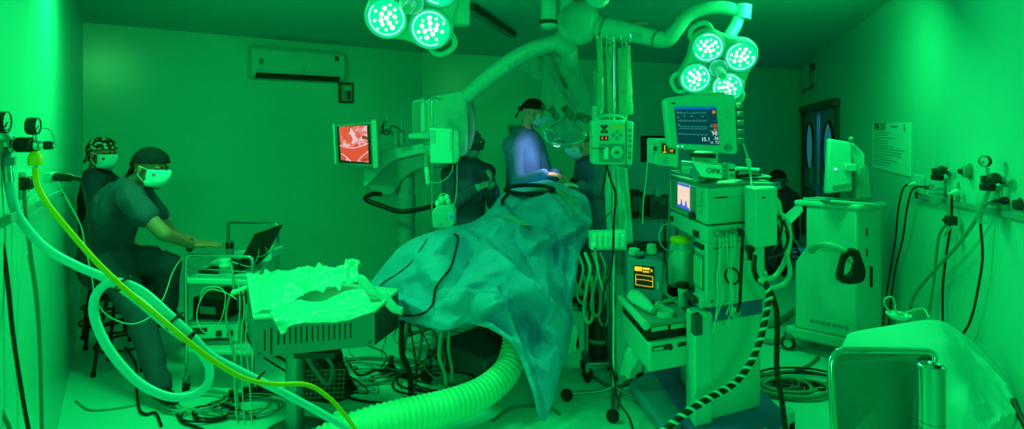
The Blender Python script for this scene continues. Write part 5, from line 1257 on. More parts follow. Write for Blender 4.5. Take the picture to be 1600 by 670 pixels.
# ---- on the worktop
yb = 2.80
t = thing('gas_monitor', 'dark teal gas monitor with amber display on the drawer worktop', 'monitor', V((X(1008, yb), yb, zt)))
bz = zt + .002
fl = [V((X(981, 2.86), 2.86, 0)), V((X(1036, 2.80), 2.80, 0)), V((X(1036, 2.80) + .02, 3.02, 0)), V((X(981, 2.86) + .02, 3.08, 0))]
MB().prism([(p.x, p.y) for p in fl], bz, Z(406, 2.83)).build('casing', 'teal', t, bevel=.008)
def gf(s0, s1, z0, z1, off=.003, th=.003):
    a, b = fl[0].lerp(fl[1], s0), fl[0].lerp(fl[1], s1); n = V((0, -1, 0)); h = Z(406, 2.83) - bz
    return MB().poly([a + n * off + V((0, 0, bz + h * z0)), b + n * off + V((0, 0, bz + h * z0)), b + n * off + V((0, 0, bz + h * z1)), a + n * off + V((0, 0, bz + h * z1))], (0, th, 0))
sc = gf(.17, .74, .34, .86, .004).build('screen', 'ink', t)
for a, b, c_, d in ((.19, .40, .74, .84), (.42, .62, .78, .83), (.42, .60, .72, .75), (.65, .69, .74, .80)): gf(a, b, c_, d, .007).build('readout', 'amber', sc)
nr_ = MB()
for a, b in (((.22, .42), (.22, .66)), ((.22, .66), (.70, .64)), ((.70, .64), (.70, .40)), ((.70, .40), (.22, .42)), ((.22, .545), (.46, .55)), ((.46, .55), (.70, .53))):
    h = Z(406, 2.83) - bz; p, q_ = [fl[0].lerp(fl[1], k[0]) + V((0, -.007, bz + h * k[1])) for k in (a, b)]; nr_.tube([p, q_], .0016, 5)
nr_.build('graph', 'amber', sc)
gf(.82, .88, .36, .52, .006).build('button', 'tube_pale', t); gf(.05, .95, .04, .10, .004).build('grip', 'dark_teal', t)
zc = Z(406, 2.83) + .002
for px, yy, r, h, lab in ((991, 2.93, .030, .022, 'flat pale lid on the left of the gas monitor'), (1000, 2.87, .024, .016, 'low dark dish at the front of the gas monitor'), (1018, 2.95, .027, .040, 'round pale jar on the right of the gas monitor')):
    c = V((X(px, yy), yy, zc)); tt = thing('jar', lab, 'jar', c)
    MB().lathe([(r * .8, 0), (r, .004), (r, h * .7), (r * .85, h), (0, h)], c, (0, 0, 1), 20).build('body', 'dark' if 'dark' in lab else 'tube_pale', tt)
    MB().lathe([(r * .9, h), (r * .9, h + .010), (r * .7, h + .014), (0, h + .014)], c, (0, 0, 1), 20).build('lid', 'grey' if 'dark' in lab else 'white', tt)
yy = 2.98; c = V((X(1064, yy), yy, zt))
t = thing('absorber_canister', 'white absorber canister with a yellow lid behind the drawer worktop', 'canister', c)
MB().lathe([(.06, 0), (.07, .01), (.07, .04), (.055, .05)], c, (0, 0, 1), 28).build('base', 'black', t)
MB().lathe([(.058, .05), (.070, .055), (.070, .235), (.066, .243), (.055, .25), (.050, .275), (.05, .282)], c, (0, 0, 1), 32).build('body', 'white', t)
MB().lathe([(.052, .275), (.056, .28), (.056, .292), (.045, .302), (.02, .306), (0, .306)], c, (0, 0, 1), 28).build('yellow_lid', 'yellow_lid', t)
for s in (-1, 1): MB().box(c + V((s * .066, -.02, .145)), (.02, .03, .16)).build('side_rib', 'cream', t, bevel=.006)
yy = 2.80; c = V((X(1067, yy), yy, zt))
t = thing('water_trap', 'small white cup with black collar in front of the canister', 'cup', c)
MB().lathe([(.018, .0), (.022, .006), (.025, .085), (.025, .09)], c, (0, 0, 1), 20).build('cup', 'white', t); MB().lathe([(.025, .088), (.032, .093), (.032, .106), (.024, .115), (0, .115)], c, (0, 0, 1), 20).build('collar', 'black', t)
c = P(1036, 491, 2.665); c.z = zt
t = tag(MB().lathe([(.047, 0), (.047, .024), (.034, .024), (.034, 0), (.047, 0)], c, (0, 0, 1), 32).build('tape_roll', 'white', sharp=30), 'white roll of tape lying on the drawer worktop', 'tape roll')
t = thing('face_mask_bag', 'soft pale breathing bag lying on the drawer worktop', 'breathing bag', V((X(1003, 2.78), 2.78, zt)))
mb = MB(); a, b = V((X(992, 2.84), 2.84, zt + .034)), V((X(1014, 2.70), 2.70, zt + .024)); mb.cap(a, b, .038, .026, 14, .8); mb.cap(b, b + (b - a).normalized() * .04, .02, .014)
flesh('bag', mb, 'sheet', t, .006, 4, fold=.008, fscale=22)
e_ = b + (b - a).normalized() * .045; MB().lathe([(.014, 0), (.016, .012), (.012, .024), (0, .024)], e_, b - a, 16).build('connector', 'grey', t)
t = thing('syringe', 'clear syringe lying across the back of the drawer worktop', 'syringe', P(1045, 462, 2.86))
a, b = V((X(1028, 2.80), 2.80, zt + .014)), V((X(1058, 2.86), 2.86, zt + .020))
MB().tube([a, b], .010, 12).build('barrel', 'tube_pale', t); MB().tube([b, b + (b - a) * .5], .005, 8).build('plunger', 'white', t); MB().lathe([(.012, 0), (.012, .004)], b + (b - a) * .5, b - a, 14).build('thumb_rest', 'white', t)
t = thing('valve', 'small clear valve beside the tape roll on the drawer worktop', 'valve', P(1026, 474, 2.78))
c = V((X(1026, 2.76), 2.76, zt)); MB().lathe([(.016, 0), (.018, .01), (.010, .022), (.006, .034), (0, .034)], c, (0, 0, 1), 16).build('body', 'tube_pale', t); MB().cap(c + V((0, 0, .018)), c + V((.035, -.01, .014)), .007, .006).build('arm', 'white', t)
# ---- patient monitor
ym = 2.50
t = thing('patient_monitor', 'white patient monitor with dark waveform screen on top of the anaesthesia machine', 'monitor', P(1098, 250, ym + .1))
pm = t
tilt = V((.02, .15, .03))
def mp(px, py, off=0.): # on the monitor's slightly turned front
    yy = ym + (px - 1095) / 60 * .03
    return P(px, py, yy - off)
def mpoly(pts, off, th): return MB().poly([mp(a, b, off) for a, b in pts], (0, th, 0))
outl = [(1041, 153), (1060, 150), (1095, 147.5), (1125, 146.5), (1146, 147), (1149, 152), (1153, 236), (1150, 241), (1120, 238), (1049, 231), (1045, 226), (1038, 158)]
mpoly(outl, 0, .06).build('casing', 'white', t, bevel=.010, seg=3)
MB().poly([mp(a, b, -.05) for a, b in [(1048, 158), (1146, 151), (1152, 236), (1052, 227)]], (.03, .10, 0)).build('rear_housing', 'cream', t, bevel=.02)
mpoly([(1058, 149), (1095, 145), (1130, 143.5), (1140, 146), (1100, 149)], -.012, .05).build('handle', 'cream', t, bevel=.008)
sc = mpoly([(1053.7, 167), (1119, 166.5), (1124, 227), (1059, 224)], .004, .006).build('screen', 'screen_dark', t)
mpoly([(1054, 167.3), (1118.6, 166.8), (1118.9, 170.3), (1054.3, 171)], .0055, .002).build('title_bar', 'screen_blue', sc)
def SP(u, v): # 0..1 on the screen
    ax_, ay = 1053.7 + (1119 - 1053.7) * u, 167 - .5 * u; bx_, by = 1059 + (1124 - 1059) * u, 224 + 3 * u
    return (ax_ + (bx_ - ax_) * v, ay + (by - ay) * v)
def trace(v, fn, u0=.06, u1=.74, n=70):
    MB().tube([mp(*SP(u0 + (u1 - u0) * i / n, v - fn(i / n)), .0062) for i in range(n + 1)], .0011, 4).build('waveform', 'trace', sc)
sp_ = lambda f: .05 if (f * 9) % 1 < .10 else (-.02 if (f * 9) % 1 < .16 else 0)
trace(.17, sp_); trace(.38, sp_); trace(.53, lambda f: .012 * math.sin(f * 50)); trace(.60, lambda f: .02 * abs(math.sin(f * 22))); trace(.76, lambda f: .035 * abs(math.sin(f * 24)))
def sq(u0, u1, v0, v1, m_, nm='readout'): mpoly([SP(u0, v0), SP(u1, v0), SP(u1, v1), SP(u0, v1)], .0062, .002).build(nm, m_, sc)
mpoly([SP(.90, .10), SP(.97, .10), SP(.97, .18), SP(.90, .18)], .0062, .002).build('alarm_icon', 'digit_red', sc)
def dig(s, u, v, sz, m_): text('readout', s, sz, fr(mp(*SP(u, v), .0066), (1, .05, 0), (0, -1, 0)), m_, sc, ex=.0003)
dig('120', .91, .50, .020, 'digit_red'); dig('80', .94, .60, .016, 'digit_red'); dig('98', .91, .70, .026, 'digit_white'); dig('36', .94, .82, .020, 'digit_white'); dig('35.1', .68, .86, .024, 'digit_white'); dig('72', .95, .93, .018, 'digit_white'); dig('15', .82, .94, .014, 'digit_white')
for v in (.13, .27, .47, .72): mpoly([SP(.04, v), SP(.10, v), SP(.10, v + .025), SP(.04, v + .025)], .0062, .002).build('tag_mark', 'trace', sc)
for v, u in ((.245, .18), (.245, .36), (.245, .62), (.50, .80), (.62, .80)): mpoly([SP(u, v), SP(u + .07, v), SP(u + .07, v + .02), SP(u, v + .02)], .0062, .002).build('caption', 'trace', sc)
for i in range(6):
    for j in range(2):
        if i == 0 and j == 0: continue
        x0, y0 = 1124.5 + j * 10 + i * .55, 171 + i * 9.2; mpoly([(x0, y0), (x0 + 6.5, y0), (x0 + 6.8, y0 + 5), (x0 + .3, y0 + 5)], .004, .006).build('button', 'tube_pale', t, bevel=.001)
mpoly([(1122, 168.5), (1144, 168), (1147, 222), (1126.5, 223)], .0015, .003).build('key_panel', 'cream', t)
MB().lathe([(.015, 0), (.016, .004), (.014, .018), (0, .020)], mp(1137, 230, .0), (0, -1, 0), 20).build('knob', 'panel', t)
mpoly([(1049, 160.5), (1055, 160.3), (1055, 162.4), (1049, 162.6)], .003, .004).build('logo', 'dark', t)
for px in (1059, 1066): MB().ball(mp(px, 228.5, .0), .003).build('indicator', 'indicator', t)
for i, py in enumerate((165, 178, 192, 206, 220)): MB().box(mp(1156 + i * .5, py, -.08), (.012, .05, .022)).build('side_socket', 'grey', t, bevel=.002)
block('stand', 'cream', [XY(1082, 2.62), XY(1122, 2.62), XY(1122, 2.78), XY(1084, 2.78)], ztop + .018, Z(238, 2.6), .01, t)
MB().ext([(1080, 239), (1114, 241), (1114, 247), (1080, 245)], 2.52, .03).build('slot', 'dark', t, bevel=.003)
MB().lathe([(.010, 0), (.009, .02), (0, .021)], P(1113, 244, 2.51), (0, -1, 0), 14).build('clamp_knob', 'black', t)
yb = 2.66
t = thing('pulse_oximeter', 'small white module with amber digits left of the patient monitor', 'medical device', P(1038, 262, yb))
MB().ext([(1023, 216), (1060, 218), (1060, 262), (1023, 257)], yb, .16).build('casing', 'white', t, bevel=.008)
sc = MB().ext([(1034.5, 224), (1042.5, 224.3), (1042.5, 240), (1034.5, 239)], yb - .004, .006).build('display', 'ink', t)
text('digits', '1', .040, fr(P(1038.6, 232, yb - .0065), (1, 0, 0), (0, -1, 0)), 'amber', sc); MB().ext([(1036, 237), (1041, 237), (1041, 238.5), (1036, 238.5)], yb - .006, .003).build('bar', 'amber', sc)
sc = MB().ext([(1044.5, 232), (1055, 232.6), (1055, 240), (1044.5, 239.4)], yb - .004, .006).build('display', 'ink', t)
text('digits', '97', .018, fr(P(1049.5, 236, yb - .0065), (1, 0, 0), (0, -1, 0)), 'amber', sc)
for py in (246, 250, 254): MB().ext([(1035, py), (1044, py + .4), (1044, py + 1.6), (1035, py + 1.2)], yb - .003, .004).build('button_row', 'panel', t)
MB().cap(P(1019, 229, yb), P(1019, 237, yb), .014, .014).build('socket', 'cream', t); MB().tube([P(1024, 232, yb), P(1020, 232, yb - .01)], .01, 10).build('plug', 'ink', t)
cable('sensor_cable', [P(1018, 232, 2.66), P(1013, 236, 2.67), P(1012, 246, 2.68), P(1010, 275, 2.7), P(1005, 320, 2.75), P(1004, 350, 2.8)], .003, 'tube_pale', 'thin pale cable hanging from the small module with amber digits')
# ---- things on the top tray
zt2 = ztop + .018
yb = 2.48
t = thing('glove_carton', 'white carton printed OPK lying below the patient monitor', 'carton', P(1097, 280, yb + .05))
a0, a1 = P(1063.5, 272.5, yb + .07), P(1128, 279.5, yb); h = V((0, 0, S(21.5, yb)))
MB().poly([a0, a1, a1 + h, a0 + h * .96], (.035, .10, 0)).build('carton', 'bright_white', t, bevel=.002)
def cq(u0, v0, u1, v1): return a0.lerp(a1, u0) + h * v0, 
def cp_(u, v, o=.002): return a0.lerp(a1, u) + h * v * (.96 + .04 * u) + V((-.0 , -o, 0))
MB().poly([cp_(.0, .0), cp_(.20, .0), cp_(.50, .0), cp_(.38, .55), cp_(.30, .98), cp_(0, .98)], (0, .001, 0)).build('dark_print', 'teal', t)
MB().poly([cp_(.03, .12, .003), cp_(.22, .12, .003), cp_(.22, .5, .003), cp_(.30, .58, .003), cp_(.30, .72, .003), cp_(.03, .72, .003)], (0, .001, 0)).build('white_label', 'tube_pale', t)
for v in (.80, .88): MB().poly([cp_(.03, v, .003), cp_(.22, v, .003), cp_(.22, v + .03, .003), cp_(.03, v + .03, .003)], (0, .001, 0)).build('print_line', 'sheet', t)
for v in (.2, .3, .4): MB().poly([cp_(.05, v, .004), cp_(.19, v, .004), cp_(.19, v + .03, .004), cp_(.05, v + .03, .004)], (0, .001, 0)).build('print_line', 'button', t)
text('lettering', 'OPK', .032, fr(cp_(.80, .50, .003), a1 - a0, h.cross(a1 - a0) * -1 if h.cross(a1 - a0).y > 0 else h.cross(a1 - a0)), 'ink', t)
t = thing('cardboard_box', 'small white box with dark marks right of the carton printed OPK', 'box', P(1143, 280, 2.5))
MB().ext([(1138, 256), (1149, 256), (1149, 280), (1138, 281)], 2.52, .08).build('box', 'white', t, bevel=.003); MB().ext([(1139.5, 264), (1148, 264), (1148, 267), (1139.5, 267)], 2.518, .003).build('mark', 'ink', t); MB().ext([(1141, 272), (1147, 272), (1147, 277), (1141, 277)], 2.518, .003).build('mark', 'button', t)
t = thing('cuff_pouch', 'black pouch lying on the top tray right of the small white box', 'pouch', P(1168, 279, 2.6))
mb = MB(); mb.cap(P(1154, 273, 2.66), P(1184, 275, 2.72), .022, .018); mb.cap(P(1160, 270, 2.74), P(1184, 271, 2.8), .02, .018); flesh('pouch', mb, 'black', t, .006, 3)
MB().tube([P(1153, 272, 2.63), P(1170, 270, 2.64), P(1186, 273, 2.68)], .004, 6, 3).build('zip', 'grey', t)
tag(MB().tube([P(1150, 263, 2.66), P(1185, 265.5, 2.74)], .009, 12).build('paper_roll', 'bright_white'), 'thin white paper roll resting on the black pouch', 'paper roll')
cable('monitor_cable', [P(1158, 215, 2.60), P(1164, 232, 2.6), P(1168, 246, 2.6), P(1170, 252, 2.6)], .004, 'tube_pale', 'pale cable with a connector hanging from the right side of the patient monitor')
t = thing('cable_connector', 'pale connector hanging over the top tray at the right of the pouch', 'connector', P(1170, 262, 2.6))
MB().cap(P(1169, 251, 2.6), P(1171, 260, 2.6), .012, .010).build('body', 'white', t); MB().tube([P(1171, 262, 2.6), P(1173, 275, 2.58), P(1174, 290, 2.52)], .004, 6, 3).build('lead', 'tube_pale', t)
# ---- white box on the right
NB, LB, RB = XY(1181, 2.42), XY(1163, 2.56), XY(1215, 2.50); KB = LB + (RB - NB)
t = thing('humidifier_box', 'tall plain white box hung on the right side of the anaesthesia machine', 'box', NB)
MB().prism([(p.x, p.y) for p in (NB, RB, KB, LB)], Z(389, 2.42), Z(295, 2.42)).build('casing', 'white', t, bevel=.008)
nb_ = (RB - NB).normalized(); p = NB + nb_ * .04 + V((0, -.003, Z(311, 2.42))); MB().poly([p, p + nb_ * .022, p + nb_ * .022 + V((0, 0, .006)), p + V((0, 0, .006))], (0, .003, 0)).build('logo', 'ink', t)
MB().lathe([(.022, 0), (.020, -.02), (.012, -.03), (.010, -.06)], V((NB.x + .0, NB.y + .06, Z(389, 2.42))), (0, 0, 1), 16).build('cable_gland', 'black', t)
MB().box((NB + RB) / 2 + V((.03, .12, Z(300, 2.42))), (.09, .05, .05)).build('mount', 'panel', t)
# cords and tubes about the machine
yc = 2.42
cable('power_lead', [P(1179, 398, 2.46), P(1178, 420, 2.44), P(1184, 436, 2.42), P(1196, 446, 2.42), P(1206, 460, 2.42), P(1214, 490, 2.42), P(1214, 540, 2.42), P(1214, 580, 2.42), P(1222, 628, 2.44), P(1230, 690, 2.44)], .011, 'black', 'thick black lead from the plain white box down to the floor')
cable('power_lead', [P(1160, 366, 2.55), P(1160, 380, 2.52), P(1158, 420, 2.52), P(1156, 470, 2.5), P(1152, 488, 2.5)], .007, 'black', 'black lead down the right face of the anaesthesia cabinet')
cn = MB(); c = N + er * .10 - el * .02
t = thing('gas_outlet_block', 'row of pale gas connectors on the right face of the anaesthesia machine', 'connector block', c + V((0, 0, 1.2)))
for i in range(4): MB().lathe([(.016, 0), (.018, .012), (.012, .03), (.010, .045), (0, .046)], N + er * (.055 + i * .045) - el * .001 + V((0, 0, 1.232 - .004 * (i % 2))), -el, 16).build('connector', 'panel' if i != 3 else 'dark', t)
for i, (px, off, end) in enumerate(((1124, 0, 500), (1129, -8, 520), (1135, 4, 476), (1142, 0, 510), (1147, -6, 492))):
    cable('sample_line', [P(px, 366, 2.54), P(px + 1, 385, 2.5), P(px + off, 430, 2.5), P(px + off * 1.4 + 4, 465, 2.49), P(px - 6 + off, end, 2.48)], .0032, 'tube_pale', ['pale line nearest the front edge of the anaesthesia cabinet', 'second pale line from the front edge of the anaesthesia cabinet', 'third pale line from the front edge of the anaesthesia cabinet', 'fourth pale line from the front edge of the anaesthesia cabinet', 'pale line nearest the black lead on the anaesthesia cabinet'][i], group='sample lines on the cabinet')
c = P(1144, 431, 2.56)
tag(MB().tube([c + V((.030 * math.cos(a), .012 * math.sin(a), .033 * math.sin(a))) for a in [2 * PI * i / 28 for i in range(28)]], .0045, 8, 1, True).build('rubber_ring', 'black'), 'thin black ring hanging on the right face of the anaesthesia cabinet', 'ring')
c = P(1150, 490, 2.5)
t = thing('knob', 'round pale port on the blue band of the anaesthesia machine', 'port', c); MB().lathe([(.02, .03), (.022, .01), (.018, 0), (0, 0)], c, (.1, 1, 0), 18).build('flange', 'tube_pale', t); MB().ball(c, .012).build('plug', 'panel', t)
hp = catmull([P(1196, 440, 2.38), P(1202, 462, 2.36), P(1197, 492, 2.33), P(1188, 530, 2.3), P(1172, 568, 2.27), P(1146, 600, 2.24), P(1108, 622, 2.2), P(1068, 648, 2.17), P(1030, 680, 2.15), P(1000, 712, 2.16), P(978, 748, 2.24), P(960, 762, 2.28)], 10)
t = thing('striped_hose', 'black and white spiral striped hose across the front of the anaesthesia machine', 'hose', hp[-1])
MB().tube(hp, .0118, 12).build('hose', 'black', t)
L_ = 0; hx = []
dense = []
for i in range(len(hp) - 1):
    for k in range(6): dense.append(hp[i].lerp(hp[i + 1], k / 6))
for i, p in enumerate(dense[:-1]):
    d = dense[i + 1] - p; u, w_, _ = axes(d); L_ += d.length; a = L_ * 2 * PI / .042; hx.append(p + (u * math.cos(a) + w_ * math.sin(a)) * .0092)
MB().tube(hx, .0066, 8).build('spiral_stripe', 'white', t)
c = P(1196, 438, 2.4)
t = thing('hose_coupling', 'pale brass coupling where the striped hose meets the machine', 'coupling', c); MB().cap(c + V((-.02, 0, .0)), c + V((.025, 0, .012)), .012, .010).build('body', 'tube_pale', t); MB().cap(c, c + V((0, 0, .035)), .009, .007).build('stub', 'steel', t)
for i, (a, lab) in enumerate((([(1198, 306), (1216, 316), (1222, 360), (1230, 400), (1234, 426), (1224, 444), (1196, 452)], 'pale ribbed tube curving right of the plain white box'), ([(1198, 322), (1214, 330), (1230, 345), (1234, 378), (1226, 408), (1212, 430), (1192, 440)], 'pale tube bowing out right of the plain white box'))):
    cable('breathing_tube', [P(x, y_, 2.72 + .04 * i) if 0 < k_ < len(a) - 1 else P(x, y_, 2.66) for k_, (x, y_) in enumerate(a)], .011, 'tube_pale', lab, 'tube')
for i, (a, lab) in enumerate((([(1206, 392), (1216, 380), (1222, 352), (1218, 336)], 'black cord looping behind the plain white box, inner one'), ([(1200, 404), (1222, 396), (1232, 370), (1224, 344)], 'black cord looping behind the plain white box, outer one'))):
    cable('monitor_cable', [P(x, y_, 2.68) for x, y_ in a], .006, 'black', lab)
cable('sample_loop', [P(1060, 352, 2.98), P(1040, 350, 2.9), P(1030, 366, 2.86), P(1034, 384, 2.86), P(1048, 392, 2.9), P(1058, 380, 2.94)], .003, 'tube_pale', 'thin pale loop of line above the absorber canister', 'line')
cable('drain_hose', [P(1046, 262, 2.72), P(1046, 330, 2.86), P(1044, 400, 2.95), P(1042, 440, 3.0)], .005, 'tube_grey', 'grey line running down the left edge of the anaesthesia machine', 'line')

# the machine and what it carries, scaled up about the camera onto the floor
foot = V((N.x, N.y, HZ - HZ / 1.2)); A_ = M.Translation(V((N.x * 1.2, N.y * 1.2, 0))) @ M.Scale(1.2, 4) @ M.Translation(-foot)
for o in set(bpy.data.objects) - before:
    if o.parent is None:
        if o.type == 'MESH': o.data.transform(M.Scale(1.2, 4))
        o.location = A_ @ o.location
    else: o.data.transform(A_)
bpy.context.view_layer.update()
for o in set(bpy.data.objects) - before:
    if o.parent is not None and o.parent.parent is None: o.matrix_parent_inverse = M.Translation(-o.parent.location)
    for q in o.modifiers:
        if q.type == 'BEVEL': q.width *= 1.2
# ================================================================ white cart by the right wall
A, Bn, Cr = XY(1226, 4.42), XY(1342, 4.10), XY(1384, 4.26); Dk = A + (Cr - Bn)
cc = (A + Bn + Cr + Dk) / 4
t = thing('equipment_cart', 'large white equipment cart on casters by the right wall', 'cart', cc)
def sh(k, plan=(A, Bn, Cr, Dk)): return [cc + (p - cc) * k for p in plan]
MB().prism([(p.x, p.y) for p in sh(1.0)], .10, .19).build('base', 'cream', t, bevel=.02)
u = (Bn - A).normalized(); w_ = (Cr - Bn)
f = lambda s: A + (Bn - A) * s
body = [f(.14), f(.97), f(.97) + w_ * .92, f(.14) + w_ * .92]
zT = Z(326, 4.2)
a0 = f(.14) - (Bn - A) * 0; 
prof = [(.14, .19), (.97, .19), (.97, zT), (.30, zT), (.30, Z(386, 4.3)), (.15, Z(409, 4.35))]
MB().poly([f(s) + V((0, 0, z)) for s, z in prof], w_ * .94).build('body', 'cream', t, bevel=.012)
top = [f(.14) - w_ * .04, f(1.02) - w_ * .04, f(1.02) + w_ * 1.02, f(.14) + w_ * 1.02]
MB().prism([(p.x, p.y) for p in top], zT, zT + .045).build('top_slab', 'white', t, bevel=.015)
sl_ = MB()
for i in range(7): q = f(.36 + i * .075) - w_.normalized() * .003; sl_.poly([q + V((0, 0, .25)), q + u * .028 + V((0, 0, .25)), q + u * .028 + V((0, 0, .275)), q + V((0, 0, .275))], w_ * .02)
sl_.build('vents', 'panel', t)
for i in range(4): q = f(.42 + i * .09) - w_.normalized() * .002; MB().poly([q + V((0, 0, .80)), q + u * .05 + V((0, 0, .80)), q + u * .05 + V((0, 0, .84)), q + V((0, 0, .84))], w_ * .02).build('label', 'tube_pale', t)
for i, p in enumerate(sh(.93)):
    c = V((p.x, p.y, .056)); k_ = MB().lathe([(.012, -.02), (.050, -.018), (.055, 0), (.050, .018), (.012, .02)], c, (.55, .9, 0), 24).build('caster', 'dark', t)
    MB().lathe([(.0, -.024), (.03, -.024), (.03, -.018)], c, (-.55, -.9, 0) if False else (.55, .9, 0), 20).build('hub', 'white', k_); MB().box(c + V((0, 0, .055)), (.05, .06, .05)).build('fork', 'grey', k_, bevel=.008)
q = f(.97) + w_ * .5 + u * .004 + V((0, 0, .62)); MB().box(q, (.012, .03, .15)).build('side_handle', 'black', t, bevel=.004)
for z in (.95, .8): MB().box(f(.97) + w_ * .35 + u * .003 + V((0, 0, z)), (.006, .02, .05)).build('side_switch', 'dark', t)
# hose and black strap ring on its front
cable('cart_hose', [P(1268, 392, 4.2), P(1276, 385, 4.08), P(1292, 382, 4.0), P(1310, 387, 3.98), P(1322, 395, 3.98), P(1331, 408, 3.98)], .024, 'tube_pale', 'short pale hose bowing across the front of the equipment cart', 'hose')
yb = 3.94
og = [P(x, y_, yb) for x, y_ in ((1329, 391), (1341, 391), (1347, 404), (1353, 424), (1349, 439), (1332, 444), (1314, 441), (1311, 430), (1316, 410), (1321, 396))]
ig = [P(x, y_, yb) for x, y_ in ((1329, 400), (1333, 401), (1335, 408), (1336, 418), (1333, 427), (1326, 432), (1320, 431), (1319, 426), (1321, 412), (1325, 403))]
O, I = catmull(og, 4, True), catmull(ig, 4, True); th = V((.01, .06, 0))
mb = MB(); mb.loft([O, I, [p + th for p in I], [p + th for p in O]], closed_path=True)
tag(mb.build('hose_holder', 'black', bevel=.003), 'black teardrop shaped hose holder on the front of the equipment cart', 'holder')
# monitor on the cart, seen from behind
t = thing('monitor', 'white flat monitor seen from behind on the equipment cart', 'monitor', P(1315, 312, 4.2))
MB().ext([(1296, 216), (1331, 222), (1333, 298), (1291, 303)], 4.12, .05).build('back_cover', 'white', t, bevel=.015, seg=3)
MB().ext([(1333, 222), (1352, 240), (1354, 292), (1334, 296)], 4.2, .05).build('side_cover', 'cream', t, bevel=.01)
MB().ext([(1322, 256), (1340, 256), (1340, 268), (1322, 268)], 4.09, .06).build('hinge', 'cream', t, bevel=.008)
MB().ball(P(1330, 217, 4.16), .02).build('camera', 'panel', t); MB().ball(P(1306, 264, 4.115), .008).build('indicator', 'indicator', t)
MB().ext([(1302, 290), (1330, 286), (1330, 292), (1302, 297)], 4.115, .02).build('vent', 'button', t)
MB().ext([(1338, 312), (1338, 275), (1342, 260), (1350, 256), (1358, 260), (1362, 275), (1366, 312)], 4.14, .14).build('stand_column', 'panel', t, bevel=.03, seg=3)
MB().ext([(1300, 312), (1372, 318), (1374, 322), (1298, 317)], 4.12, .16).build('stand_foot', 'cream', t, bevel=.01)
t = thing('paper_pad', 'white paper pad lying on the left of the cart top', 'paper', P(1280, 312, 4.3))
MB().prism([(p.x, p.y) for p in (f(.22) + w_ * .1, f(.5) + w_ * .05, f(.52) + w_ * .6, f(.24) + w_ * .65)], zT + .047, zT + .06).build('pages', 'sheet', t, bevel=.002); MB().prism([(p.x, p.y) for p in (f(.22) + w_ * .1, f(.5) + w_ * .05, f(.5) + w_ * .09, f(.22) + w_ * .14)], zT + .06, zT + .066).build('binding', 'panel', t)
a = [P(1216, 352, 4.6), P(1250, 322, 4.55), P(1256, 330, 4.45), P(1222, 364, 4.5)]
t = thing('tilted_tray', 'white tilted tray sticking out left of the equipment cart', 'tray', P(1236, 360, 4.55))
MB().poly(a, (0, .02, .03)).build('tray', 'white', t, bevel=.003); MB().tube([P(1236, 350, 4.56), P(1240, 372, 4.6), P(1250, 384, 4.62)], .012, 8, 3).build('bracket', 'grey', t)
# ================================================================ right wall fittings
rf0 = fr((0, 0, 0), (-rdir), (0, 0, 1))
def rp(px, py, off=0.): return RW(px, py, off)
# notice
pc = [rp(1366, 194, .006), rp(1424, 190, .006), rp(1419, 272, .006), rp(1362, 262, .006)]
zt3, zb3 = rp(1395, 192).z, rp(1392, 268).z
a, b = rp(1364, 200, .006), rp(1424, 200, .006)
t = thing('notice', 'large paper notice headed TIME OUT on the right wall', 'notice', V(((a.x + b.x) / 2, (a.y + b.y) / 2, zb3)))
def np_(u_, v_, off=.0): p = a.lerp(b, u_); p.z = zt3 + (zb3 - zt3) * v_; return p + RN * off
MB().poly([np_(0, 0), np_(1, 0), np_(1, 1), np_(0, 1)], -RN * .004).build('sheet', 'bright_white', t)
text('heading', 'TIME OUT', .085, fr(np_(.24, .085, .002), b - a, RN), 'ink', t)
random.seed(4)
for i in range(13):
    v_ = .19 + i * .058
    x0 = .05; x1 = .42 + random.random() * .5
    MB().poly([np_(x0, v_, .001), np_(x1, v_, .001), np_(x1, v_ + .014, .001), np_(x0, v_ + .014, .001)], RN * .001).build('text_line', 'panel', t)
MB().poly([np_(.55, .06, .001), np_(.72, .06, .001), np_(.72, .09, .001), np_(.55, .09, .001)], RN * .001).build('text_line', 'panel', t)
for v_ in (.08, .13): MB().lathe([(.018, 0), (.018, .002), (0, .002)], np_(.88, v_, .001), RN, 16).build('emblem', 'panel', t)
# equipment rail
a, b = rp(1441, 309, .03), rp(1600, 344, .03); b = a + (b - a) * 1.15
t = thing('wall_rail', 'long pale equipment rail on the right wall under the sockets', 'rail', (a + b) / 2)
MB().poly([a, a + V((0, 0, .03)), a + V((0, 0, .03)) - RN * .012, a - RN * .012], b - a).build('bar', 'panel', t, bevel=.003)
for s in (.05, .35, .65, .92): MB().box(a.lerp(b, s) - RN * .018 + V((0, 0, .015)), (.03, .03, .02), rf0).build('bracket', 'steel', t)
MB().box(a + V((0, 0, .015)), (.02, .02, .04), rf0).build('end_cap', 'dark', t)
def plate(px, py, w, h, label, nm='wall_socket', m_='white', extra=True):
    c = rp(px, py, .010); t = thing(nm, label, 'socket', c)
    MB().box(c, (w, .02, h), rf0).build('plate', m_, t, bevel=.004)
    if extra: MB().box(c + RN * .011, (w * .62, .008, h * .6), rf0).build('receptacle', 'cream', t, bevel=.003)
    return t
plate(1438, 288, .22, .12, 'white wall socket nearest the notice on the right wall')
plate(1490, 296, .18, .11, 'white wall socket below the round knob on the right wall')
plate(1566, 308, .15, .11, 'white wall socket right of the gauge on the right wall')
def plug(px, py, off, label, cord, m_='black', cm='black', r=.006):
    c = rp(px, py, off); t = thing('power_plug', label, 'plug', c)
    MB().lathe([(.014, 0), (.019, .006), (.017, .026), (.010, .036), (.007, .050), (0, .051)], rp(px, py, .02), RN + V((0, 0, -.2)), 16).build('body', m_, t)
    MB().tube([rp(px, py, .062)] + [q if isinstance(q, V) else rp(*q) for q in cord], r, 8, 6).build('cord', cm, t)
    return t
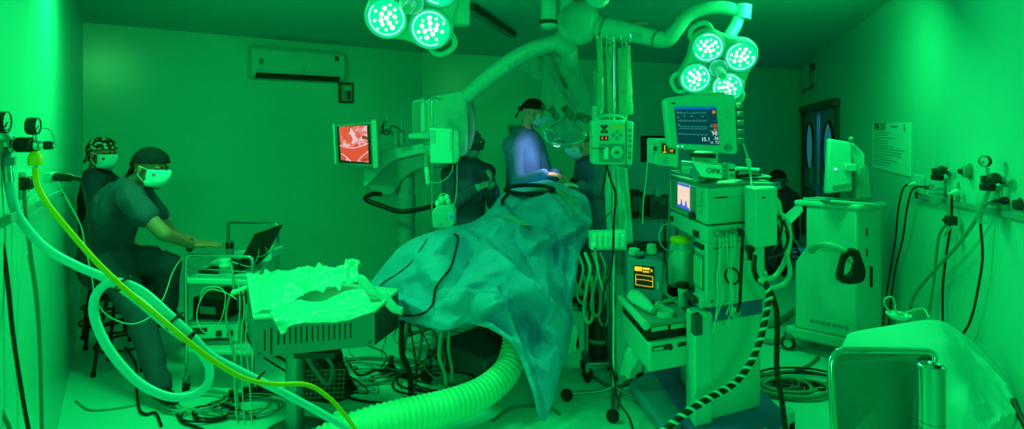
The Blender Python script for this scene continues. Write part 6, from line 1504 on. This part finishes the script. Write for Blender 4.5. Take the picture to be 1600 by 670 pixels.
plug(1438, 287, .06, 'pale plug with dark cord in the socket nearest the notice, left one', [(1424, 296, .05), (1416, 330, .05), (1408, 372, .035), (1400, 420, .035), (1388, 480, .025), (1384, 520, .025)], 'cream')
plug(1466, 292, .06, 'black plug with dark cord in the socket nearest the notice, right one', [(1440, 296, .05), (1430, 330, .05), (1420, 372, .035), (1408, 420, .035), (1398, 470, .025), (1394, 520, .025)])
plug(1506, 300, .06, 'white plug with black cord below the round knob on the right wall', [(1499, 306, .035), (1498, 345, .035), (1490, 400, .035), (1481, 455, .025), (1482, 520, .025), (1486, 560, .025)], 'bright_white')
plug(1584, 313, .06, 'black plug with black cord right of the gauge on the right wall', [(1560, 322, .05), (1552, 345, .05), (1549, 400, .035), (1542, 450, .035), (1528, 505, .035), (1508, 542, .05)])
# flowmeters
def flowmeter(px, py, label, gauge=False, k=1.):
    c = rp(px, py, .03); t = thing('flowmeter', label, 'flowmeter', c)
    MB().lathe([(.022, 0), (.024, .012), (.014, .02), (.012, .05)], rp(px, py, .0), RN, 18).build('wall_valve', 'steel', t)
    MB().box(c + RN * .03, (.03, .05, .035), rf0).build('valve_block', 'dark', t, bevel=.005)
    d = (-rdir).normalized()
    MB().cap(c + RN * .03 - d * .02, c + RN * .03 - d * .075 + V((0, 0, .012)), .018, .026, 14).build('knob', 'dark', t)
    if not gauge: MB().lathe([(.014, 0), (.015, .01), (.015, .10), (.010, .115), (0, .115)], c + RN * .03 + d * .03 + V((0, 0, .01)), (0, 0, 1), 16).build('sight_tube', 'glass', t)
    else:
        MB().tube([c + RN * .03 + V((0, 0, .01)), c + RN * .03 + V((0, 0, .055))], .007, 10).build('stem', 'steel', t); drum(t, c + RN * .045 + V((0, 0, .085)), RN + V((.15, -.5, 0)), .027, .018)
    MB().lathe([(.030, 0), (.032, -.010), (.030, -.03), (.012, -.035), (.0, -.035)][::-1], c + RN * .03 + V((0, 0, -.02)), (0, 0, 1), 20).build('cap', 'black', t)
    MB().lathe([(.0, -.185 * k), (.036 * k, -.185 * k), (.040 * k, -.175 * k), (.040 * k, -.06), (.030, -.05), (.030, -.045)], c + RN * .03, (0, 0, 1), 24).build('bottle', 'glass', t)
    for z in (-.10, -.13): MB().lathe([(.0405 * k, z * k), (.0405 * k, z * k - .004)], c + RN * .03, (0, 0, 1), 24).build('level_line', 'button', t)
    return t
flowmeter(1484, 268, 'flowmeter with clear sight tube and bottle, left one on the right wall')
flowmeter(1568, 281, 'flowmeter with round gauge and larger bottle on the right wall', True, 1.12)
c = rp(1517, 268, .0)
t = thing('gas_outlet', 'round dark green gas outlet knob between the two flowmeters', 'gas outlet', c); MB().lathe([(.03, 0), (.034, .01), (.03, .035), (.02, .04), (0, .04)], c, RN, 24).build('knob', 'hose_green', t); MB().lathe([(.014, .04), (.012, .055), (0, .056)], c, RN, 16).build('centre', 'dark', t); MB().lathe([(.045, 0), (.045, .006)], c, RN, 24).build('flange', 'steel', t)
c = rp(1597, 320, .0)
t = thing('gas_outlet', 'dark gas outlet knob at the near end of the right wall rail', 'gas outlet', c); MB().lathe([(.022, 0), (.024, .01), (.02, .03), (0, .034)], c, RN, 20).build('knob', 'dark', t); MB().lathe([(.032, 0), (.032, .006)], c, RN, 24).build('flange', 'steel', t)
cable('oxygen_hose', [rp(1566, 292, .045), rp(1558, 316, .05), rp(1540, 350, .05), rp(1514, 384, .05), rp(1482, 418, .05), rp(1456, 446, .05), rp(1440, 470, .05), rp(1432, 505, .05)], .009, 'hose_green', 'green hose from the gauge flowmeter slanting down behind the white sheet', 'hose')
cable('oxygen_hose', [rp(1500, 352, .045), rp(1490, 352, .035), rp(1479, 368, .035), rp(1474, 400, .035), rp(1470, 440, .035), rp(1462, 490, .035)], .008, 'hose_green', 'short green hose hanging from the clamp under the right wall rail', 'hose')
c = rp(1503, 345, .05)
t = thing('rail_clamp', 'dark metal clamp with hook under the right wall rail', 'clamp', c)
MB().box(c, (.05, .05, .05), rf0).build('jaw', 'dark', t, bevel=.005); MB().cap(c + RN * .03, c + RN * .03 + V((.03, -.02, .01)), .012, .009).build('knob', 'black', t)
MB().tube([c + V((0, 0, -.03)), c + V((.0, 0, -.07)) + RN * .02, c + V((0, -.02, -.09)) + RN * .04, c + V((.01, -.04, -.07)) + RN * .05], .006, 8, 4).build('hook', 'chrome', t)
# hanging clip above the door
c = rp(1271, 120, .0)
t = thing('wall_hook', 'small hook plate with hanging wire above the double doors', 'hook', c)
p0 = rp(1272, 104, .02); MB().box(p0, (.12, .04, .10), rf0).build('bracket', 'dark', t, bevel=.006); MB().box(rp(1268, 120, .012), (.16, .02, .34), rf0).build('plate', 'panel', t, bevel=.006)
MB().tube([rp(1276, 132, .04), rp(1272, 139, .06), rp(1266, 139, .06), rp(1262, 145, .06)], .012, 8, 4).build('wire', 'dark', t)
# ================================================================ sheet covered table, lower right
grid = [[(1322, 528, 2.62), (1332, 519, 2.66), (1395, 508, 2.70), (1452, 500, 2.72), (1480, 506, 2.74), (1520, 540, 2.74), (1560, 588, 2.66), (1592, 640, 2.5)],
        [(1316, 540, 2.54), (1330, 534, 2.54), (1396, 528, 2.55), (1458, 524, 2.56), (1486, 530, 2.58), (1522, 562, 2.56), (1558, 606, 2.48), (1586, 660, 2.36)],
        [(1312, 552, 2.48), (1328, 553, 2.42), (1398, 552, 2.40), (1464, 550, 2.38), (1492, 552, 2.40), (1524, 586, 2.36), (1552, 626, 2.30), (1576, 680, 2.22)],
        [(1308, 600, 2.44), (1328, 606, 2.36), (1400, 612, 2.32), (1466, 612, 2.28), (1496, 606, 2.26), (1520, 632, 2.22), (1540, 668, 2.18), (1560, 720, 2.14)],
        [(1306, 720, 2.42), (1326, 732, 2.34), (1402, 742, 2.28), (1470, 742, 2.22), (1498, 740, 2.16), (1512, 750, 2.14), (1526, 770, 2.1), (1540, 790, 2.06)]]
rows_ = [catmull([P(*q) for q in r], 10) for r in grid]; g = []
cols_ = [catmull([rows_[i][j] for i in range(5)], 10) for j in range(len(rows_[0]))]
for cl in cols_:
    r = []
    for p in cl:
        px, py = proj(p); dr = max(0, (px - 1470) / 110) + max(0, (py - 560) / 160)
        a_ = .10 * min(1, dr) * (.8 - 2.4 * abs(NZ.noise(V((p.x * 5.2 + p.z * 1.5, p.y * 4 + 3., p.z * 3.4))))) + .05 * min(1, dr) * (.5 - abs(NZ.noise(V((p.x * 9 - p.z * 6, p.y * 8, p.z * 9))))) + .005 * NZ.noise(p * 12)
        r.append(p + V((-.3 * a_, -.6 * a_, .6 * a_)))
    g.append(r)
tag(MB().sheet(g).build('table_sheet', 'sheet', sharp=50, solid=.003), 'white sheet draped over the table by the right wall, sloping at its right', 'sheet')
t = thing('side_table', 'table hidden under the white sheet by the right wall', 'table', XY(1400, 2.5))
q = [XY(1336, 2.50), XY(1456, 2.50), XY(1450, 2.64), XY(1344, 2.64)]
MB().prism([(p.x, p.y) for p in q], .70, .735).build('table_top', 'steel', t)
for p in q: MB().tube([V((p.x, p.y, 0)), V((p.x, p.y, .71))], .014, 8).build('leg', 'steel', t)
yd = 2.72; c = P(1404, 497, 2.95)
t = thing('kidney_dish', 'small white dish with tubing behind the sheet covered table', 'dish', c)
MB().lathe([(0, 0), (.04, .0), (.055, .018), (.058, .022), (.052, .022), (.04, .006), (0, .005)], c, (0, 0, 1), 28).build('dish', 'bright_white', t); MB().ball(c + V((0, 0, .012)), (.03, .02, .010)).build('swab', 'sheet', t)
MB().lathe([(.05, -c.z), (.05, -c.z + .02), (.012, -c.z + .04), (.012, 0)], c, (0, 0, 1), 16).build('stand', 'steel', t)
cable('suction_tube', [P(1392, 488, 2.95), P(1382, 476, 2.95), P(1384, 466, 2.95), P(1394, 464, 2.95), P(1398, 474, 2.95), P(1404, 490, 2.94), P(1440, 482, 2.96), P(1452, 496, 2.9)], .005, 'tube_pale', 'thin pale tube curling over the small white dish', 'tube')
# steel tray on a stand in front of it
yt = 1.98
t = thing('steel_tray', 'large stainless steel tray with rounded rim standing in front of the sheet', 'tray', P(1378, 690, yt))
ln = V((0, .10, 0))
def tp(px, py): return P(px, py, yt + (640 - py) * .0006)
rim = [tp(x, y_) for x, y_ in ((1303, 556), (1312, 549), (1325, 548), (1380, 548), (1440, 549), (1452, 550), (1459, 556), (1458, 572), (1452, 640), (1448, 700), (1442, 712), (1425, 716), (1330, 716), (1316, 712), (1308, 700), (1302, 640), (1298, 575))]
rimd = catmull(rim, 6, True); MB().tube(rimd, .0125, 12, 1, True).build('rim', 'chrome', t)
cx_ = sum(rimd, V()) / len(rimd)
r1 = [cx_ + (p - cx_) * .97 for p in rimd]; r2 = [cx_ + (p - cx_) * .90 + V((0, .035, 0)) for p in rimd]; r3 = [cx_ + (p - cx_) * .86 + V((0, .045, 0)) for p in rimd]
MB().loft([r1, r2, r3], False, True).build('pan', 'dull_steel', t, sharp=50, solid=.0)
for s in (-1, 1):
    x_ = X(1378 + s * 66, yt); MB().tube([V((x_, yt + .06, Z(716, yt))), V((x_, yt + .08, .3)), V((x_, yt + .08, 0.0))], .012, 8).build('leg', 'steel', t)
yp = 1.84; c = V((X(1456, yp), yp, 0)); zt4 = Z(571, yp)
t = thing('steel_canister', 'tall brushed steel canister with a dark hole in its top', 'canister', c)
MB().lathe([(.036, 0), (.036, zt4 - .012), (.0385, zt4 - .010), (.0385, zt4), (.033, zt4 + .003), (.030, zt4 - .004), (0, zt4 - .004)], c, (0, 0, 1), 32).build('body', 'steel', t)
MB().lathe([(.010, 0), (.010, .005), (0, .005)], c + V((.014, -.006, zt4 - .004)), (0, 0, 1), 16).build('hole', 'ink', t)
for z in (zt4 - .18, zt4 - .2): MB().lathe([(.0365, 0), (.037, .002), (.0365, .004)], c + V((0, 0, z)), (0, 0, 1), 28).build('band', 'dull_steel', t)
cable('strap', [P(1584, 625, 2.34), P(1592, 645, 2.28), P(1606, 672, 2.2)], .012, 'black', 'short black strap at the right end of the white sheet', 'strap')
# pale step in front of the machine base
t = thing('foot_step', 'pale low step on the floor right of the foot of the anaesthesia machine', 'step', XY(1210, 3.2))
q = [XY(1175, 3.16), XY(1224, 3.34), XY(1243, 3.26), XY(1194, 3.07)]; qc = sum(q, V()) / 4
MB().prism([(p.x, p.y) for p in q], .035, .105).build('tread', 'cream', t, bevel=.01)
for p in q: MB().tube([qc.lerp(p, .85), qc.lerp(p, .85) + V((0, 0, .04))], .014, 8).build('foot', 'black_rubber', t)
# ================================================================ cables on the floor
random.seed(21)
def coil(c, r, n, rad, m_, label, squash=.6, seed=0, tail=None):
    random.seed(seed); pts = []
    for i in range(n * 10):
        a = i / 10 * 2 * PI; k = 1 + .18 * math.sin(i * .37 + seed) + .10 * math.sin(i * .9)
        pts.append(c + V((r * k * math.cos(a) + .05 * r * math.sin(i * .21), r * squash * k * math.sin(a), rad + .010 * ((i // 10) % 4) + .006 * abs(math.sin(i * .8)))))
    if tail: pts += tail
    return cable('floor_cable', pts, rad, m_, label, k=3)
coil(G(312, 632), .17, 6, .004, 'tube_pale', 'tangled pale thin cable heaped on the floor under the laptop trolley', .75, 1)
coil(G(330, 650), .13, 3, .006, 'black', 'black cable loop on the floor in front of the laptop trolley', .7, 2, [G(365, 640) + V((0, 0, .01)), G(400, 655) + V((0, 0, .01))])
coil(G(382, 640), .20, 4, .005, 'tube_grey', 'grey cable coil on the floor left of the unit pillar', .6, 3)
coil(G(1232, 612), .20, 4, .011, 'hose_green', 'thick green cable coil on the floor between machine and cart', .6, 4)
coil(G(1206, 604), .16, 4, .006, 'tube_grey', 'grey cable coil on the floor just right of the machine', .7, 5)
coil(G(1250, 596), .24, 3, .007, 'black', 'black cable coil on the floor before the equipment cart', .5, 6, [G(1296, 580) + V((0, 0, .02)), G(1330, 575) + V((0, 0, .02))])
coil(G(560, 585), .28, 3, .006, 'tube_grey', 'grey cable coil on the floor right of the unit pillar', .7, 7)
coil(G(690, 600), .26, 4, .006, 'black', 'black cable coil on the floor under the draped table', .7, 8)
for i, (pts, r, m_, lab) in enumerate((
    ([(196, 545), (212, 570), (213, 600), (217, 640), (228, 650), (243, 648), (252, 668)], .008, 'black', 'black cable from under the stool across the left floor'),
    ([(118, 628), (140, 642), (180, 640), (225, 632)], .005, 'hose_green', 'faint green cable along the floor by the left wall'),
    ([(276, 648), (284, 662), (300, 668), (320, 676)], .008, 'black', 'black cable end on the floor under the shoe of the bending man'),
    ([(430, 556), (470, 580), (540, 622), (600, 632), (650, 628)], .008, 'black', 'long black cable on the floor behind the pillar towards the table'),
    ([(540, 560), (560, 588), (590, 580), (620, 586), (655, 595)], .007, 'black', 'wavy black cable on the floor behind the vented unit'),
    ([(1180, 500), (1196, 512), (1215, 508), (1238, 492), (1256, 480)], .022, 'hose_green', 'thick green cable arcing left of the equipment cart, upper one'),
    ([(1184, 530), (1200, 538), (1222, 536), (1246, 524)], .022, 'hose_green', 'thick green cable arcing left of the equipment cart, lower one'),
    ([(1280, 560), (1262, 574), (1240, 582), (1205, 585)], .010, 'tube_grey', 'grey cable from the cart to the coils on the floor'),
    ([(770, 660), (800, 640), (850, 636), (875, 650)], .008, 'tube_grey', 'grey cable on the floor behind the drape corner'),
    ([(1010, 560), (1000, 590), (975, 600), (965, 640)], .006, 'tube_grey', 'grey cable on the floor by the infusion stand'))):
    cable('floor_cable', [G(*p) + V((0, 0, r + .004)) for p in pts], r, m_, lab)
t = thing('power_strip', 'dark power strip with plugs on the floor left of the unit pillar', 'power strip', G(395, 622))
c = G(395, 622) + V((0, 0, .02)); MB().box(c, (.34, .06, .04), rz(.5)).build('strip', 'dark', t, bevel=.006)
for i in range(4): MB().box(c + rz(.5) @ V((-.12 + i * .08, 0, .035)), (.035, .04, .04), rz(.5)).build('plug', 'black', t, bevel=.006)
for i, (px, a, b, yy) in enumerate(((628, 500, 640, 3.7), (640, 505, 600, 3.85), (690, 512, 640, 3.75), (702, 508, 620, 3.9), (652, 505, 560, 3.8))):
    cable('hanging_cable', [P(px, a, yy), P(px + 5 * math.sin(i * 2), (a + b) / 2 - 20, yy - .02), P(px + 8 + 4 * math.cos(i), (a + b) / 2 + 15, yy), P(px + 14 - 4 * i, b, yy - .05)], (.018, .005, .013, .013, .005)[i], ('black', 'black', 'tube_pale', 'tube_pale', 'tube_grey')[i], ('thick black cable hanging from the left of the drape to the floor', 'thin black cable hanging beside the thick one under the drape', 'pale tube hanging under the middle of the drape, left one', 'pale tube hanging under the middle of the drape, right one', 'thin grey cable hanging under the left of the drape')[i])

random.seed(33)
for i in range(9):
    x0 = 520 + i * 21; y0 = 3.75 + .12 * (i % 3); m_ = ('black', 'tube_grey', 'hose_green')[i % 3]
    p = [P(x0 + random.uniform(-8, 8), 500 + random.uniform(-6, 14), y0)]
    for k in range(3): p.append(P(x0 + random.uniform(-26, 26), 530 + k * 22, y0 - .03 * k))
    for k in range(4): p.append(G(x0 + random.uniform(-70, 70), 585 + random.uniform(-12, 36)) + V((0, 0, .012)))
    cable('tangled_cable', p, random.uniform(.0035, .0055), m_, 'thin cable hanging into the tangle on the floor between the vented unit and the drape', group='tangled cables under the table')
# ================================================================ camera and view
cd = bpy.data.cameras.new('camera'); cam = bpy.data.objects.new('camera', cd); COL.objects.link(cam)
cam.location = (0, 0, HZ); cam.rotation_euler = (PI / 2, 0, 0)
cd.sensor_width = 36; cd.lens = 36 * F / 1600; cd.shift_y = -(335 - HY) / 1600; cd.clip_start = .02
scene.camera = cam
w = bpy.data.worlds.new('world'); scene.world = w; w.use_nodes = True
w.node_tree.nodes['Background'].inputs['Color'].default_value = (.0, .02, .006, 1)
w.node_tree.nodes['Background'].inputs['Strength'].default_value = .3
vs = scene.view_settings
scene.display_settings.display_device = 'sRGB'
vs.view_transform = 'Standard'; vs.look = 'None'; vs.exposure = 0.0; vs.gamma = 1.0; vs.use_curve_mapping = False
scene.cycles.max_bounces = 8; scene.cycles.transparent_max_bounces = 24
scene.cycles.use_denoising = True
scene.cycles.sample_clamp_indirect = 4
